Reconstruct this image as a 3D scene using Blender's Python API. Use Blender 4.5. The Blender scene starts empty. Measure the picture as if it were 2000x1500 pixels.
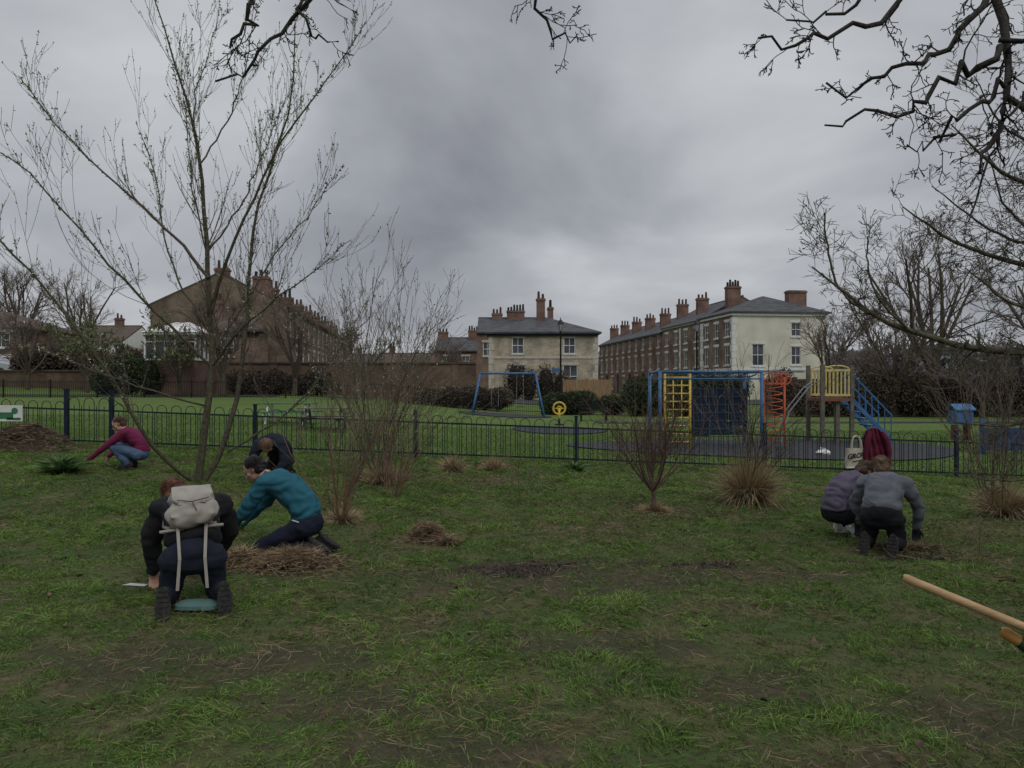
import bpy, math, random
import numpy as np
from mathutils import Vector, Matrix, noise as mn
rs=np.random.RandomState
A=lambda *a: np.array(a,dtype=float)
def nrm(v):
    v=np.asarray(v,float); return v/(np.linalg.norm(v,axis=-1,keepdims=True)+1e-9)
scene=bpy.context.scene
# ------------------------------------------------------------ terrain
def sm(a,b,t):
    t=np.clip((np.asarray(t,float)-a)/(b-a),0,1); return t*t*(3-2*t)
def vnoise(x,y,s=0):
    x=np.asarray(x,float);y=np.asarray(y,float)
    xi=np.floor(x);yi=np.floor(y);fx=x-xi;fy=y-yi
    fx=fx*fx*(3-2*fx);fy=fy*fy*(3-2*fy)
    def h(i,j):
        v=np.sin(i*127.1+j*311.7+s*74.7)*43758.5453
        return v-np.floor(v)
    return (h(xi,yi)*(1-fx)+h(xi+1,yi)*fx)*(1-fy)+(h(xi,yi+1)*(1-fx)+h(xi+1,yi+1)*fx)*fy
def fbm(x,y,s=0):
    return .5*vnoise(x,y,s)+.3*vnoise(x*2.1,y*2.1,s+1)+.2*vnoise(x*4.3,y*4.3,s+2)
def gz(x,y):
    x=np.asarray(x,float);y=np.asarray(y,float)
    near=-.037*(np.clip(x,-14,14)-1.37)*sm(4,16,y)
    back=-.15+sm(3,-14,x)*(.45+.7*sm(20,50,y))+.9*sm(-18,-38,x)*sm(42,60,y)+.5*sm(48,62,y)
    b=sm(17,24,y)
    bump=.10*(fbm(x*.8,y*.8,3)-.5)*(1-sm(14,16,y))
    return near*(1-b)+back*b+bump
def G(x,y): return float(gz(x,y))
SOIL=[(.0,7.0,.62,.34),(1.8,7.1,.42,.16),(.95,7.2,.5,.12),(.65,4.3,.10,.07),(4.0,7.6,.45,.25),(-2.9,6.9,.4,.25)]
WORN=[(-.88,4.1,.6,.3),(1.36,4.2,.5,.3),(-1.35,4.7,.6,.3),(2.3,3.9,.5,.3),(-.3,3.5,.6,.25),(.3,6.6,1.3,.6),(2.0,6.8,1.1,.4),(-2.3,4.6,.7,.4),(.6,4.9,.8,.25),(1.6,3.3,.5,.2)]
STRAW=[(1.9,10.0,1.2,.8),(-2.2,7.0,1.2,.65),(6.3,8.9,1.2,.8),(-.9,5.3,.6,.35),(-1.1,8.0,.45,.35),(-3.1,10.5,1,.5),(3.4,10.9,.9,.6),
       (-1.6,4.4,.4,.25),(.9,8.6,1.3,.5),(-.9,12.8,1.4,.6),(4.1,7.6,.9,.4),(1.6,5.6,.5,.3),(-.2,3.9,.5,.2),(5.2,12.5,1.2,.5)]
def blob(L,x,y,k=1.9):
    m=np.zeros_like(np.asarray(x,float))
    for cx,cy,rx,ry in L:
        d=((x-cx)/rx)**2+((y-cy)/ry)**2
        d=d+k*(fbm(x*4,y*4,9)-.5)+.9*(vnoise(x*16,y*16,4)-.5)
        m=np.maximum(m,1-sm(.2,1.5,d))
    return m
# ------------------------------------------------------------ materials
MATS={}
def mat(name,c1,c2=None,rough=.8,scale=8,bump=0,bscale=None,metal=0,attr=False,stretch=None,transl=0,contrast=(.35,.65)):
    if name in MATS: return MATS[name]
    m=bpy.data.materials.new(name);m.use_nodes=True
    nt=m.node_tree;N=nt.nodes;L=nt.links
    b=N['Principled BSDF'];b.inputs['Roughness'].default_value=rough;b.inputs['Metallic'].default_value=metal
    b.inputs['Specular IOR Level'].default_value=.25
    c2=c2 or tuple(min(1,x*.75) for x in c1)
    tc=N.new('ShaderNodeTexCoord');mp=N.new('ShaderNodeMapping')
    L.new(tc.outputs['Object'],mp.inputs[0])
    if stretch: mp.inputs['Scale'].default_value=stretch
    n=N.new('ShaderNodeTexNoise');n.inputs['Scale'].default_value=scale;n.inputs['Detail'].default_value=6
    L.new(mp.outputs[0],n.inputs['Vector'])
    r=N.new('ShaderNodeMapRange');r.inputs[1].default_value=contrast[0];r.inputs[2].default_value=contrast[1]
    L.new(n.outputs[0],r.inputs[0])
    mx=N.new('ShaderNodeMix');mx.data_type='RGBA'
    mx.inputs[6].default_value=(*c1,1);mx.inputs[7].default_value=(*c2,1)
    L.new(r.outputs[0],mx.inputs[0]);out=mx.outputs[2]
    if attr:
        at=N.new('ShaderNodeAttribute');at.attribute_name='shade'
        hs=N.new('ShaderNodeMix');hs.data_type='RGBA';hs.blend_type='MULTIPLY';hs.inputs[0].default_value=1
        L.new(out,hs.inputs[6]);L.new(at.outputs['Fac'],hs.inputs[7]);out=hs.outputs[2]
    L.new(out,b.inputs['Base Color'])
    if bump:
        n2=N.new('ShaderNodeTexNoise');n2.inputs['Scale'].default_value=bscale or scale*4;n2.inputs['Detail'].default_value=5
        L.new(mp.outputs[0],n2.inputs['Vector'])
        bp=N.new('ShaderNodeBump');bp.inputs['Strength'].default_value=bump;bp.inputs['Distance'].default_value=.02
        L.new(n2.outputs[0],bp.inputs['Height']);L.new(bp.outputs[0],b.inputs['Normal'])
    if transl:
        t=N.new('ShaderNodeBsdfTranslucent');L.new(out,t.inputs[0])
        ms=N.new('ShaderNodeMixShader');ms.inputs[0].default_value=transl
        L.new(b.outputs[0],ms.inputs[1]);L.new(t.outputs[0],ms.inputs[2])
        L.new(ms.outputs[0],N['Material Output'].inputs[0])
    MATS[name]=m;return m
def brickmat(name,c1,c2,mortar,scale=1.0,bw=.23,bh=.075,dirt=.5):
    m=bpy.data.materials.new(name);m.use_nodes=True
    nt=m.node_tree;N=nt.nodes;L=nt.links;b=N['Principled BSDF'];b.inputs['Roughness'].default_value=.9
    b.inputs['Specular IOR Level'].default_value=.15
    tc=N.new('ShaderNodeTexCoord');sx=N.new('ShaderNodeSeparateXYZ');L.new(tc.outputs['Object'],sx.inputs[0])
    ad=N.new('ShaderNodeMath');L.new(sx.outputs[0],ad.inputs[0]);L.new(sx.outputs[1],ad.inputs[1])
    cb=N.new('ShaderNodeCombineXYZ');L.new(ad.outputs[0],cb.inputs[0]);L.new(sx.outputs[2],cb.inputs[1])
    br=N.new('ShaderNodeTexBrick');L.new(cb.outputs[0],br.inputs[0])
    br.inputs['Color1'].default_value=(*c1,1);br.inputs['Color2'].default_value=(*c2,1);br.inputs['Mortar'].default_value=(*mortar,1)
    br.inputs['Scale'].default_value=scale;br.inputs['Brick Width'].default_value=bw;br.inputs['Row Height'].default_value=bh;br.inputs['Mortar Size'].default_value=bh*.1
    n=N.new('ShaderNodeTexNoise');n.inputs['Scale'].default_value=.9;n.inputs['Detail'].default_value=8;L.new(tc.outputs['Object'],n.inputs[0])
    r=N.new('ShaderNodeMapRange');r.inputs[1].default_value=.3;r.inputs[2].default_value=.7;r.inputs[3].default_value=dirt;r.inputs[4].default_value=1.15
    L.new(n.outputs[0],r.inputs[0])
    mx=N.new('ShaderNodeMix');mx.data_type='RGBA';mx.blend_type='MULTIPLY';mx.inputs[0].default_value=1
    L.new(br.outputs[0],mx.inputs[6]);L.new(r.outputs[0],mx.inputs[7]);L.new(mx.outputs[2],b.inputs['Base Color'])
    bp=N.new('ShaderNodeBump');bp.inputs['Strength'].default_value=.4;bp.inputs['Distance'].default_value=.01
    L.new(br.outputs[1],bp.inputs['Height']);bp.invert=True;L.new(bp.outputs[0],b.inputs['Normal'])
    return m
M_bark=mat('bark_olive',(.11,.10,.06),(.05,.047,.034),.9,20,.6)
M_twig=mat('twig_grey_brown',(.12,.10,.07),(.07,.055,.042),.9,10)
M_hazel=mat('twig_tan_brown',(.16,.13,.095),(.09,.072,.054),.9,10)
M_red=mat('stem_red_brown',(.22,.13,.085),(.11,.072,.05),.85,14,.4)
M_redtw=mat('twig_red_brown',(.14,.092,.066),(.075,.052,.04),.85,10)
M_dark=mat('bark_dark',(.055,.048,.042),(.028,.025,.023),.9,18,.6)
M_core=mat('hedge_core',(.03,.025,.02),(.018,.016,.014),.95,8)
M_lichen=mat('bark_lichen',(.13,.12,.075),(.05,.042,.034),.9,14,.6)
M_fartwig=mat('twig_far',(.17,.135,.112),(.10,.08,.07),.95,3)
M_bud=mat('bud_leaf_green',(.27,.34,.14),(.18,.24,.09),.6,30,attr=True,transl=.3)
M_bloss=mat('blossom_white',(.8,.8,.77),(.68,.66,.62),.6,30,transl=.3)
M_grass=mat('grass_blade',(.175,.275,.055),(.10,.175,.036),.6,1.3,attr=True,transl=.28,contrast=(.3,.7))
M_mown=mat('mown_grass_blade',(.15,.235,.06),(.105,.175,.042),.65,.8,attr=True,transl=.2)
M_straw=mat('dry_straw',(.44,.34,.20),(.26,.19,.11),.8,3,attr=True)
M_hay=mat('cut_hay',(.40,.29,.175),(.22,.155,.095),.85,6,attr=True)
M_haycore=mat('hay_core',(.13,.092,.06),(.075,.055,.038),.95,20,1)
M_leaf=mat('leaf_dark_green',(.065,.10,.04),(.035,.06,.024),.6,4,attr=True,transl=.15)
M_leaf2=mat('leaf_fresh_green',(.11,.19,.06),(.07,.13,.04),.5,6,attr=True,transl=.2)
M_brownleaf=mat('hedge_brown',(.17,.13,.095),(.09,.068,.052),.9,4,attr=True)
M_fence=mat('fence_paint_dark',(.014,.028,.032),(.009,.018,.021),.5,6)
M_fpost=mat('fence_paint_blue',(.012,.022,.042),(.009,.015,.028),.5,6)
M_blue=mat('play_blue',(.055,.16,.33),(.04,.12,.26),.4,5)
M_dblue=mat('play_dark_blue',(.02,.032,.06),(.014,.02,.035),.6,4)
M_pblue=mat('play_panel_blue',(.03,.07,.17),(.02,.045,.11),.5,4)
M_yel=mat('play_yellow',(.68,.47,.08),(.55,.38,.06),.45,5)
M_yel2=mat('play_pale_yellow',(.6,.5,.2),(.46,.38,.15),.5,5)
M_org=mat('play_orange',(.6,.12,.045),(.45,.09,.035),.45,5)
M_post=mat('play_post_grey',(.15,.14,.11),(.10,.09,.07),.7,6)
M_steel=mat('galvanised_steel',(.45,.46,.47),(.35,.36,.37),.4,8,metal=.5)
M_black=mat('black_iron',(.015,.016,.017),(.01,.01,.011),.5,6)
M_glass=mat('window_glass',(.03,.035,.045),(.10,.11,.13),.08,.6)
M_lampglass=mat('lamp_glass',(.35,.37,.38),(.28,.3,.3),.2,3)
M_white=mat('white_paint',(.76,.76,.73),(.62,.62,.59),.6,3)
M_stone=mat('pale_stone',(.56,.53,.45),(.44,.41,.35),.85,4)
M_slate=mat('roof_slate',(.095,.095,.10),(.055,.055,.06),.7,1.5,.5,12,stretch=(1,1,4))
M_tile=mat('roof_tile_brown',(.12,.09,.07),(.08,.06,.05),.8,2,.5,12)
M_pot=mat('chimney_pot',(.10,.06,.045),(.05,.035,.03),.8,3)
M_potdark=mat('chimney_pot_dark',(.03,.028,.027),(.02,.02,.02),.8,3)
M_rubber=mat('rubber_surface',(.035,.038,.042),(.05,.053,.055),.9,5,.4,60)
M_tarmac=mat('tarmac',(.075,.078,.082),(.055,.057,.06),.9,4,.4,50)
M_wood=mat('ash_wood',(.46,.32,.17),(.34,.22,.11),.55,5,.2,40,stretch=(1,6,6))
M_plank=mat('fence_plank',(.33,.21,.11),(.22,.14,.08),.8,3,.3,stretch=(6,6,.5))
M_tabletop=mat('weathered_wood',(.17,.15,.12),(.10,.09,.07),.8,6)
M_green=mat('painted_green',(.05,.2,.09),(.04,.14,.07),.5,5)
B_brown=brickmat('brick_brown',(.27,.18,.135),(.21,.14,.11),(.28,.24,.2))
B_red=brickmat('brick_red',(.25,.14,.105),(.19,.11,.085),(.24,.2,.17))
B_cream=brickmat('brick_cream',(.58,.51,.38),(.44,.385,.28),(.40,.36,.29),dirt=.5)
B_wall=brickmat('brick_garden_wall',(.21,.14,.10),(.16,.11,.08),(.17,.15,.12))
B_ochre=brickmat('brick_ochre',(.23,.175,.12),(.17,.13,.09),(.2,.17,.14))
M_render=mat('cream_render',(.68,.65,.55),(.54,.51,.42),.85,.7,contrast=(.4,.7))
# ------------------------------------------------------------ mesh builder
class MB:
    def __init__(s): s.v=[];s.f=[];s.n=0;s.sh=[];s.has=False
    def add(s,v,f,mi=0,shade=None):
        v=np.asarray(v,float).reshape(-1,3);f=np.asarray(f,int)
        s.v.append(v);s.f.append((f+s.n,mi));s.n+=len(v)
        if shade is None: shade=np.ones(len(v))
        else: s.has=True
        s.sh.append(shade)
    def box(s,c,size,R=None,mi=0):
        h=np.array(size)/2
        v=np.array([[x,y,z] for x in(-1,1) for y in(-1,1) for z in(-1,1)])*h
        if R is not None: v=v@np.asarray(R).T
        s.add(v+np.array(c),[[0,1,3,2],[4,6,7,5],[0,4,5,1],[2,3,7,6],[0,2,6,4],[1,5,7,3]],mi)
    def box3(s,o,a,b,c,mi=0):
        o,a,b,c=map(np.asarray,(o,a,b,c))
        v=[o+i*a+j*b+k*c for i in(0,1) for j in(0,1) for k in(0,1)]
        s.add(v,[[0,1,3,2],[4,6,7,5],[0,4,5,1],[2,3,7,6],[0,2,6,4],[1,5,7,3]],mi)
    def poly(s,pts,mi=0):
        n=len(pts)
        if n==4: s.add(pts,[[0,1,2,3]],mi)
        else: s.add(pts,[[0,i,i+1] for i in range(1,n-1)],mi)
    def cyl(s,p,q,r1,r2=None,n=10,mi=0):
        r2=r1 if r2 is None else r2
        p=np.asarray(p,float);q=np.asarray(q,float);t=nrm(q-p)
        a=nrm(np.cross(t,[0,0,1] if abs(t[2])<.9 else [1,0,0]));b=np.cross(t,a)
        th=np.arange(n)*2*math.pi/n
        c=np.cos(th)[:,None]*a+np.sin(th)[:,None]*b
        v=np.vstack([p+c*r1,q+c*r2,[p],[q]])
        i=np.arange(n);j=(i+1)%n
        s.add(v,np.stack([i,j,j+n,i+n],1),mi)
        k=s.n-len(v)
        s.f.append((np.stack([j,i,np.full(n,2*n)],1)+k,mi));s.f.append((np.stack([i+n,j+n,np.full(n,2*n+1)],1)+k,mi))
    def tubes(s,items,n=5,mi=0):
        g={}
        for p,r in items: g.setdefault(len(p),[]).append((p,r))
        for k,l in g.items():
            P=np.array([x[0] for x in l],float);Rr=np.array([x[1] for x in l],float)
            T=nrm(np.gradient(P,axis=1))
            ref=np.tile([.31,.27,.91],(len(l),1));m=np.abs(T.mean(1)[:,2])>.7;ref[m]=[.93,.3,.1]
            a=nrm(np.cross(T,ref[:,None,:]));b=np.cross(T,a)
            th=np.arange(n)*2*math.pi/n
            V=P[:,:,None,:]+Rr[:,:,None,None]*(np.cos(th)[None,None,:,None]*a[:,:,None,:]+np.sin(th)[None,None,:,None]*b[:,:,None,:])
            base=(np.arange(len(l))*k*n)[:,None,None]+(np.arange(k-1)*n)[None,:,None]
            i=np.arange(n)[None,None,:];j=(i+1)%n
            F=np.stack([base+i,base+j,base+j+n,base+i+n],-1).reshape(-1,4)
            s.add(V.reshape(-1,3),F,mi)
    def ribbons(s,base,d,L,W,bend,shade,mi=0,R=None):
        R=R or rs(1);N=len(base);d=nrm(d)
        side=nrm(np.cross(d,R.normal(0,1,(N,3))))*np.asarray(W)[:,None]*.5
        L=np.asarray(L)[:,None];mid=base+d*L*.5+bend*L*.18;tip=base+d*L*.9+bend*L*.6
        V=np.stack([base-side,base+side,mid+side*.8,mid-side*.8,tip],1).reshape(-1,3)
        o=np.arange(N)[:,None]*5
        F=np.concatenate([o+[0,1,2],o+[0,2,3],o+[3,2,4]],0)
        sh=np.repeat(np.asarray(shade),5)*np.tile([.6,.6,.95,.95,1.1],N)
        s.add(V,F,mi,sh)
    def revolve(s,c,prof,n=16,mi=0):
        c=np.asarray(c,float);th=np.arange(n)*2*math.pi/n
        V=np.array([[c+[r*math.cos(t),r*math.sin(t),z] for t in th] for r,z in prof]).reshape(-1,3)
        F=[]
        for k in range(len(prof)-1):
            for i in range(n): j=(i+1)%n;F.append([k*n+i,k*n+j,(k+1)*n+j,(k+1)*n+i])
        s.add(V,F,mi)
def mkmesh(mb,name,mats,off,smooth):
    v=np.vstack(mb.v)-np.asarray(off)
    me=bpy.data.meshes.new(name);me.vertices.add(len(v));me.vertices.foreach_set('co',v.astype(np.float32).ravel())
    loops=np.concatenate([f.ravel() for f,_ in mb.f]).astype(np.int32)
    tot=np.concatenate([np.full(len(f),f.shape[1]) for f,_ in mb.f]);mi=np.concatenate([np.full(len(f),m) for f,m in mb.f]).astype(np.int32)
    st=np.concatenate([[0],np.cumsum(tot)[:-1]]).astype(np.int32)
    me.loops.add(len(loops));me.loops.foreach_set('vertex_index',loops)
    me.polygons.add(len(st));me.polygons.foreach_set('loop_start',st)
    for m in mats: me.materials.append(m)
    me.polygons.foreach_set('material_index',mi)
    me.update(calc_edges=True)
    me.polygons.foreach_set('use_smooth',np.full(len(st),bool(smooth)))
    if mb.has:
        at=me.attributes.new('shade','FLOAT','POINT');at.data.foreach_set('value',np.concatenate(mb.sh).astype(np.float32))
    me.update();return me
def link(o): scene.collection.objects.link(o);return o
def meta(o,label,cat,group=None,kind=None):
    if label:o['label']=label
    if cat:o['category']=cat
    if group:o['group']=group
    if kind:o['kind']=kind
def thing(name,label,cat,loc,group=None):
    o=bpy.data.objects.new(name,None);o.empty_display_size=.2;o.location=loc;link(o);meta(o,label,cat,group);return o
def part(mb,name,parent,mats,smooth=False,label=None,root=None):
    off=np.array(root if root is not None else parent.location)
    if not isinstance(mats,(list,tuple)): mats=[mats]
    o=bpy.data.objects.new(name,mkmesh(mb,name,mats,off,smooth));link(o)
    o.parent=parent
    if label:o['label']=label
    return o
def single(mb,name,mats,loc,label=None,cat=None,group=None,kind=None,smooth=False):
    if not isinstance(mats,(list,tuple)): mats=[mats]
    o=bpy.data.objects.new(name,mkmesh(mb,name,mats,loc,smooth));o.location=loc;link(o);meta(o,label,cat,group,kind);return o
def copything(src,loc,label=None):
    n=src.copy();link(n);n.location=loc
    if label:n['label']=label
    for c in src.children:
        d=c.copy();link(d);d.parent=n
        for e in c.children:
            f=e.copy();link(f);f.parent=d
    return n
# ------------------------------------------------------------ camera
cam=bpy.data.cameras.new('camera');cam.lens=26.64;cam.sensor_width=36;cam.clip_end=3000
co=bpy.data.objects.new('camera',cam);co.location=(0,0,1.7);co.rotation_euler=(math.radians(90),0,0);link(co);scene.camera=co
# ------------------------------------------------------------ world
w=bpy.data.worlds.new('World');scene.world=w;w.use_nodes=True
nt=w.node_tree;N=nt.nodes;L=nt.links;bg=N['Background']
SUN_EL,SUN_AZ=math.radians(50),math.radians(150)
sky=N.new('ShaderNodeTexSky');sky.sky_type='NISHITA';sky.sun_disc=False;sky.sun_elevation=SUN_EL;sky.sun_rotation=SUN_AZ
def math_(op,a,b=None,c=None):
    n=N.new('ShaderNodeMath');n.operation=op
    for i,x in enumerate((a,b,c)):
        if x is None: continue
        if isinstance(x,(int,float)): n.inputs[i].default_value=x
        else: L.new(x,n.inputs[i])
    return n.outputs[0]
tc=N.new('ShaderNodeTexCoord');sx=N.new('ShaderNodeSeparateXYZ');L.new(tc.outputs['Generated'],sx.inputs[0])
zz=math_('ADD',math_('MAXIMUM',sx.outputs[2],0.0),.28)
cb=N.new('ShaderNodeCombineXYZ');L.new(math_('DIVIDE',sx.outputs[0],zz),cb.inputs[0]);L.new(math_('DIVIDE',sx.outputs[1],zz),cb.inputs[1])
cb.inputs[2].default_value=3.3
n1=N.new('ShaderNodeTexNoise');n1.inputs['Scale'].default_value=1.3;n1.inputs['Detail'].default_value=5;n1.inputs['Roughness'].default_value=.52;n1.inputs['Distortion'].default_value=.3
L.new(cb.outputs[0],n1.inputs[0])
def lobe(dx,dy,dz,pw,amp):
    d=nrm(A(dx,dy,dz));v=N.new('ShaderNodeVectorMath');v.operation='DOT_PRODUCT';L.new(tc.outputs['Generated'],v.inputs[0]);v.inputs[1].default_value=tuple(d)
    return math_('MULTIPLY',math_('POWER',math_('MAXIMUM',v.outputs['Value'],0),pw),amp)
f=math_('MULTIPLY_ADD',n1.outputs[0],1.7,-.36)
f=math_('ADD',f,lobe(.34,1,.36,60,.38));f=math_('ADD',f,lobe(.08,1,.2,110,.2));f=math_('ADD',f,lobe(-.6,1,.2,14,.25))
f=math_('SUBTRACT',f,lobe(0.0,1,.47,35,.2))
rp=N.new('ShaderNodeValToRGB');L.new(f,rp.inputs[0])
e=rp.color_ramp.elements;e[0].position=.1;e[0].color=(.225,.232,.262,1);e[1].position=.95;e[1].color=(.57,.59,.61,1)
e2=rp.color_ramp.elements.new(.5);e2.color=(.36,.372,.405,1)
zb=N.new('ShaderNodeMapRange');zb.interpolation_type='SMOOTHSTEP';L.new(sx.outputs[2],zb.inputs[0]);zb.inputs[1].default_value=.45;zb.inputs[2].default_value=.95;zb.inputs[3].default_value=1;zb.inputs[4].default_value=2.5
zm=N.new('ShaderNodeMix');zm.data_type='RGBA';zm.blend_type='MULTIPLY';zm.inputs[0].default_value=1;L.new(rp.outputs[0],zm.inputs[6]);L.new(zb.outputs[0],zm.inputs[7])
sc=N.new('ShaderNodeMix');sc.data_type='RGBA';sc.blend_type='MULTIPLY';sc.inputs[0].default_value=1
L.new(sky.outputs[0],sc.inputs[6]);sc.inputs[7].default_value=(.08,.08,.08,1)
mx=N.new('ShaderNodeMix');mx.data_type='RGBA';mx.inputs[0].default_value=.95
L.new(sc.outputs[2],mx.inputs[6]);L.new(zm.outputs[2],mx.inputs[7]);L.new(mx.outputs[2],bg.inputs[0]);bg.inputs[1].default_value=1.0
sl=bpy.data.lights.new('sun','SUN');sl.energy=.9;sl.angle=math.radians(25);sl.color=(1,.97,.92)
so=bpy.data.objects.new('sun',sl);link(so)
sd=Vector((math.sin(SUN_AZ)*math.cos(SUN_EL),math.cos(SUN_AZ)*math.cos(SUN_EL),math.sin(SUN_EL)))
so.rotation_euler=sd.to_track_quat('Z','Y').to_euler()
scene.view_settings.view_transform='Standard';scene.view_settings.look='None';scene.view_settings.exposure=0
# ------------------------------------------------------------ ground
def far(a,b,s0,k):
    o=[];x=a;s=s0
    while x<b: x+=s;s*=k;o.append(x)
    return o
xp=list(np.arange(0,13,.12))+far(13,60,.8,1.0)+far(60,900,3,1.35)
xs=np.array(sorted(set([-x for x in xp]+xp)))
ys=np.array([-60,-25,-10,-5,-2]+list(np.arange(0,17,.12))+list(np.arange(17,64,.6))+far(64,1200,2,1.3))
X,Y=np.meshgrid(xs,ys);Z=gz(X,Y)-.02*blob(SOIL,X,Y)
ny,nx=X.shape;idx=np.arange(nx*ny).reshape(ny,nx)
F=np.stack([idx[:-1,:-1],idx[:-1,1:],idx[1:,1:],idx[1:,:-1]],-1).reshape(-1,4)
gm=bpy.data.materials.new('ground_turf');gm.use_nodes=True
nt=gm.node_tree;N=nt.nodes;L=nt.links;b=N['Principled BSDF'];b.inputs['Roughness'].default_value=.95;b.inputs['Specular IOR Level'].default_value=.1
tc=N.new('ShaderNodeTexCoord')
def ns(scale,det=6):
    n=N.new('ShaderNodeTexNoise');n.inputs['Scale'].default_value=scale;n.inputs['Detail'].default_value=det;L.new(tc.outputs['Object'],n.inputs[0]);return n.outputs[0]
def mr(x,a,b,c=0,d=1):
    n=N.new('ShaderNodeMapRange');L.new(x,n.inputs[0])
    for i,v in enumerate((a,b,c,d)): n.inputs[i+1].default_value=v
    return n.outputs[0]
def mixc(f,a,b_,bt='MIX'):
    n=N.new('ShaderNodeMix');n.data_type='RGBA';n.blend_type=bt
    for i,v in ((0,f),(6,a),(7,b_)):
        if isinstance(v,tuple): n.inputs[i].default_value=(*v,1)
        elif isinstance(v,(int,float)): n.inputs[i].default_value=v
        else: L.new(v,n.inputs[i])
    return n.outputs[2]
at=N.new('ShaderNodeAttribute');at.attribute_name='shade'
nearc=mixc(mr(ns(2.2),.4,.62),(.06,.092,.028),(.11,.10,.05))
nearc=mixc(mr(ns(14),.5,.7),nearc,(.055,.045,.03))
farc=mixc(mr(ns(.35),.35,.65),(.10,.16,.04),(.135,.19,.055))
farc=mixc(mr(ns(9),.35,.75),farc,(.08,.115,.036))
sp=N.new('ShaderNodeSeparateXYZ');L.new(tc.outputs['Object'],sp.inputs[0])
col=mixc(mr(sp.outputs[1],15.5,17.5),nearc,farc)
col=mixc(at.outputs['Fac'],col,mixc(mr(ns(40),.3,.7),(.07,.056,.042),(.04,.033,.027)))
L.new(col,b.inputs['Base Color'])
bp=N.new('ShaderNodeBump');bp.inputs['Strength'].default_value=.9;bp.inputs['Distance'].default_value=.04
L.new(ns(30,8),bp.inputs['Height']);L.new(bp.outputs[0],b.inputs['Normal'])
mb=MB();mb.add(np.stack([X,Y,Z],-1).reshape(-1,3),F,0,np.maximum(blob(SOIL,X,Y),.6*blob(WORN,X,Y,2.6)).ravel())
single(mb,'ground',gm,(0,0,0),kind='structure',smooth=True)
def patch(name,fn,nu,nv,m,h=.035):
    u,v=np.meshgrid(np.linspace(0,1,nu),np.linspace(0,1,nv));x,y=fn(u,v);z=gz(x,y)+h
    i=np.arange(nu*nv).reshape(nv,nu);F=np.stack([i[:-1,:-1],i[:-1,1:],i[1:,1:],i[1:,:-1]],-1).reshape(-1,4)
    mb=MB();mb.add(np.stack([x,y,z],-1).reshape(-1,3),F);single(mb,name,m,(0,0,0),kind='structure',smooth=True)
def ellp(cx,cy,rx,ry): return lambda u,v:(cx+rx*v*np.cos(u*2*math.pi)*(1+.04*np.sin(u*19)),cy+ry*v*np.sin(u*2*math.pi))
patch('safety_surface',ellp(1.9,30,1.9,2.4),40,12,M_rubber)
patch('safety_surface',ellp(7.2,21.9,5.6,2.9),60,40,M_rubber)
patch('safety_surface',ellp(-.4,42,2.6,2.2),40,14,M_rubber)
patch('footpath',lambda u,v:(4+u*60,35.5+v*1.4+u*u*3),80,5,M_tarmac)
patch('footpath',lambda u,v:(-60+u*46,44.5+v*1.6),80,5,M_tarmac)
patch('road',lambda u,v:(-70+u*110,56+v*5),120,12,M_tarmac,.05)
# ------------------------------------------------------------ grass
R=rs(11)
n=620000
y=R.uniform(2.7,16.6,n);x=R.uniform(-1,1,n)*(.74*y+1.3)
so_=blob(SOIL,x,y);st=blob(STRAW,x,y);wo=blob(WORN,x,y,2.6)
patchy=fbm(x*1.7,y*1.7,21);tuft=.6*fbm(x*2.4,y*2.4,5)+.4*fbm(x*5.5,y*5.5,15);fine=vnoise(x*11,y*11,8)
keep=(R.rand(n)>so_*.96)&(R.rand(n)>wo*.6)&(R.rand(n)>st*.55)&(R.rand(n)<np.clip((patchy-.2)*4.0,.2,1))&(R.rand(n)<.4+.85*fine)
x,y,tuft,fine,patchy,st,wo=[a[keep] for a in(x,y,tuft,fine,patchy,st,wo)];n=len(x)
hgt=(.034+.23*np.clip(tuft-.37,0,1)**1.1)*(.5+.8*R.rand(n))*(.5+.9*fine)*(1+.3*sm(6,11,y))*(1-.4*wo)
base=np.stack([x,y,gz(x,y)-.005],-1)
an=vnoise(x*3,y*3,31)*12.0
d=np.stack([R.normal(0,.5,n)+.4*np.cos(an),R.normal(0,.5,n)+.4*np.sin(an),np.ones(n)],-1)
bend=np.stack([R.normal(0,.7,n)+.4*np.cos(an),R.normal(0,.7,n)+.4*np.sin(an),-.3-R.rand(n)*.6],-1)
wd=(.0032+.0005*y)*(.7+.6*R.rand(n))
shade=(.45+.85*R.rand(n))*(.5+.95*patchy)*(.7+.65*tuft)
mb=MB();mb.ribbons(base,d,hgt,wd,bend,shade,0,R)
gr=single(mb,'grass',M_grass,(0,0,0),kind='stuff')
n=110000
y=R.uniform(2.7,16.4,n);x=R.uniform(-1,1,n)*(.74*y+1.2)
p=np.clip(blob(STRAW,x,y)*.9+.35*blob(WORN,x,y,2.6)+np.clip(fbm(x*1.3,y*1.3,44)-.5,0,1)*1.5+.06,0,1)*(1-.6*blob(SOIL,x,y))
k=R.rand(n)<p;x=x[k];y=y[k];n=len(x)
base=np.stack([x,y,gz(x,y)+.01+.04*R.rand(n)],-1);d=np.stack([R.normal(0,1,n),R.normal(0,1,n),.25*R.rand(n)+.05],-1)
mb=MB();mb.ribbons(base,d,.04+.10*R.rand(n),.002+.0004*y,R.normal(0,.3,(n,3)),.25+.65*R.rand(n),0,R)
single(mb,'dry_grass',M_straw,(0,0,0),kind='stuff')
n=120000
y=R.uniform(16.3,30,n);x=R.uniform(-1,1,n)*(.74*y+1)
inrub=(((x-7.2)/5.6)**2+((y-21.9)/2.9)**2<1)|(((x-1.9)/1.9)**2+((y-30)/2.4)**2<1)
x=x[~inrub];y=y[~inrub];n=len(x)
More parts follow.
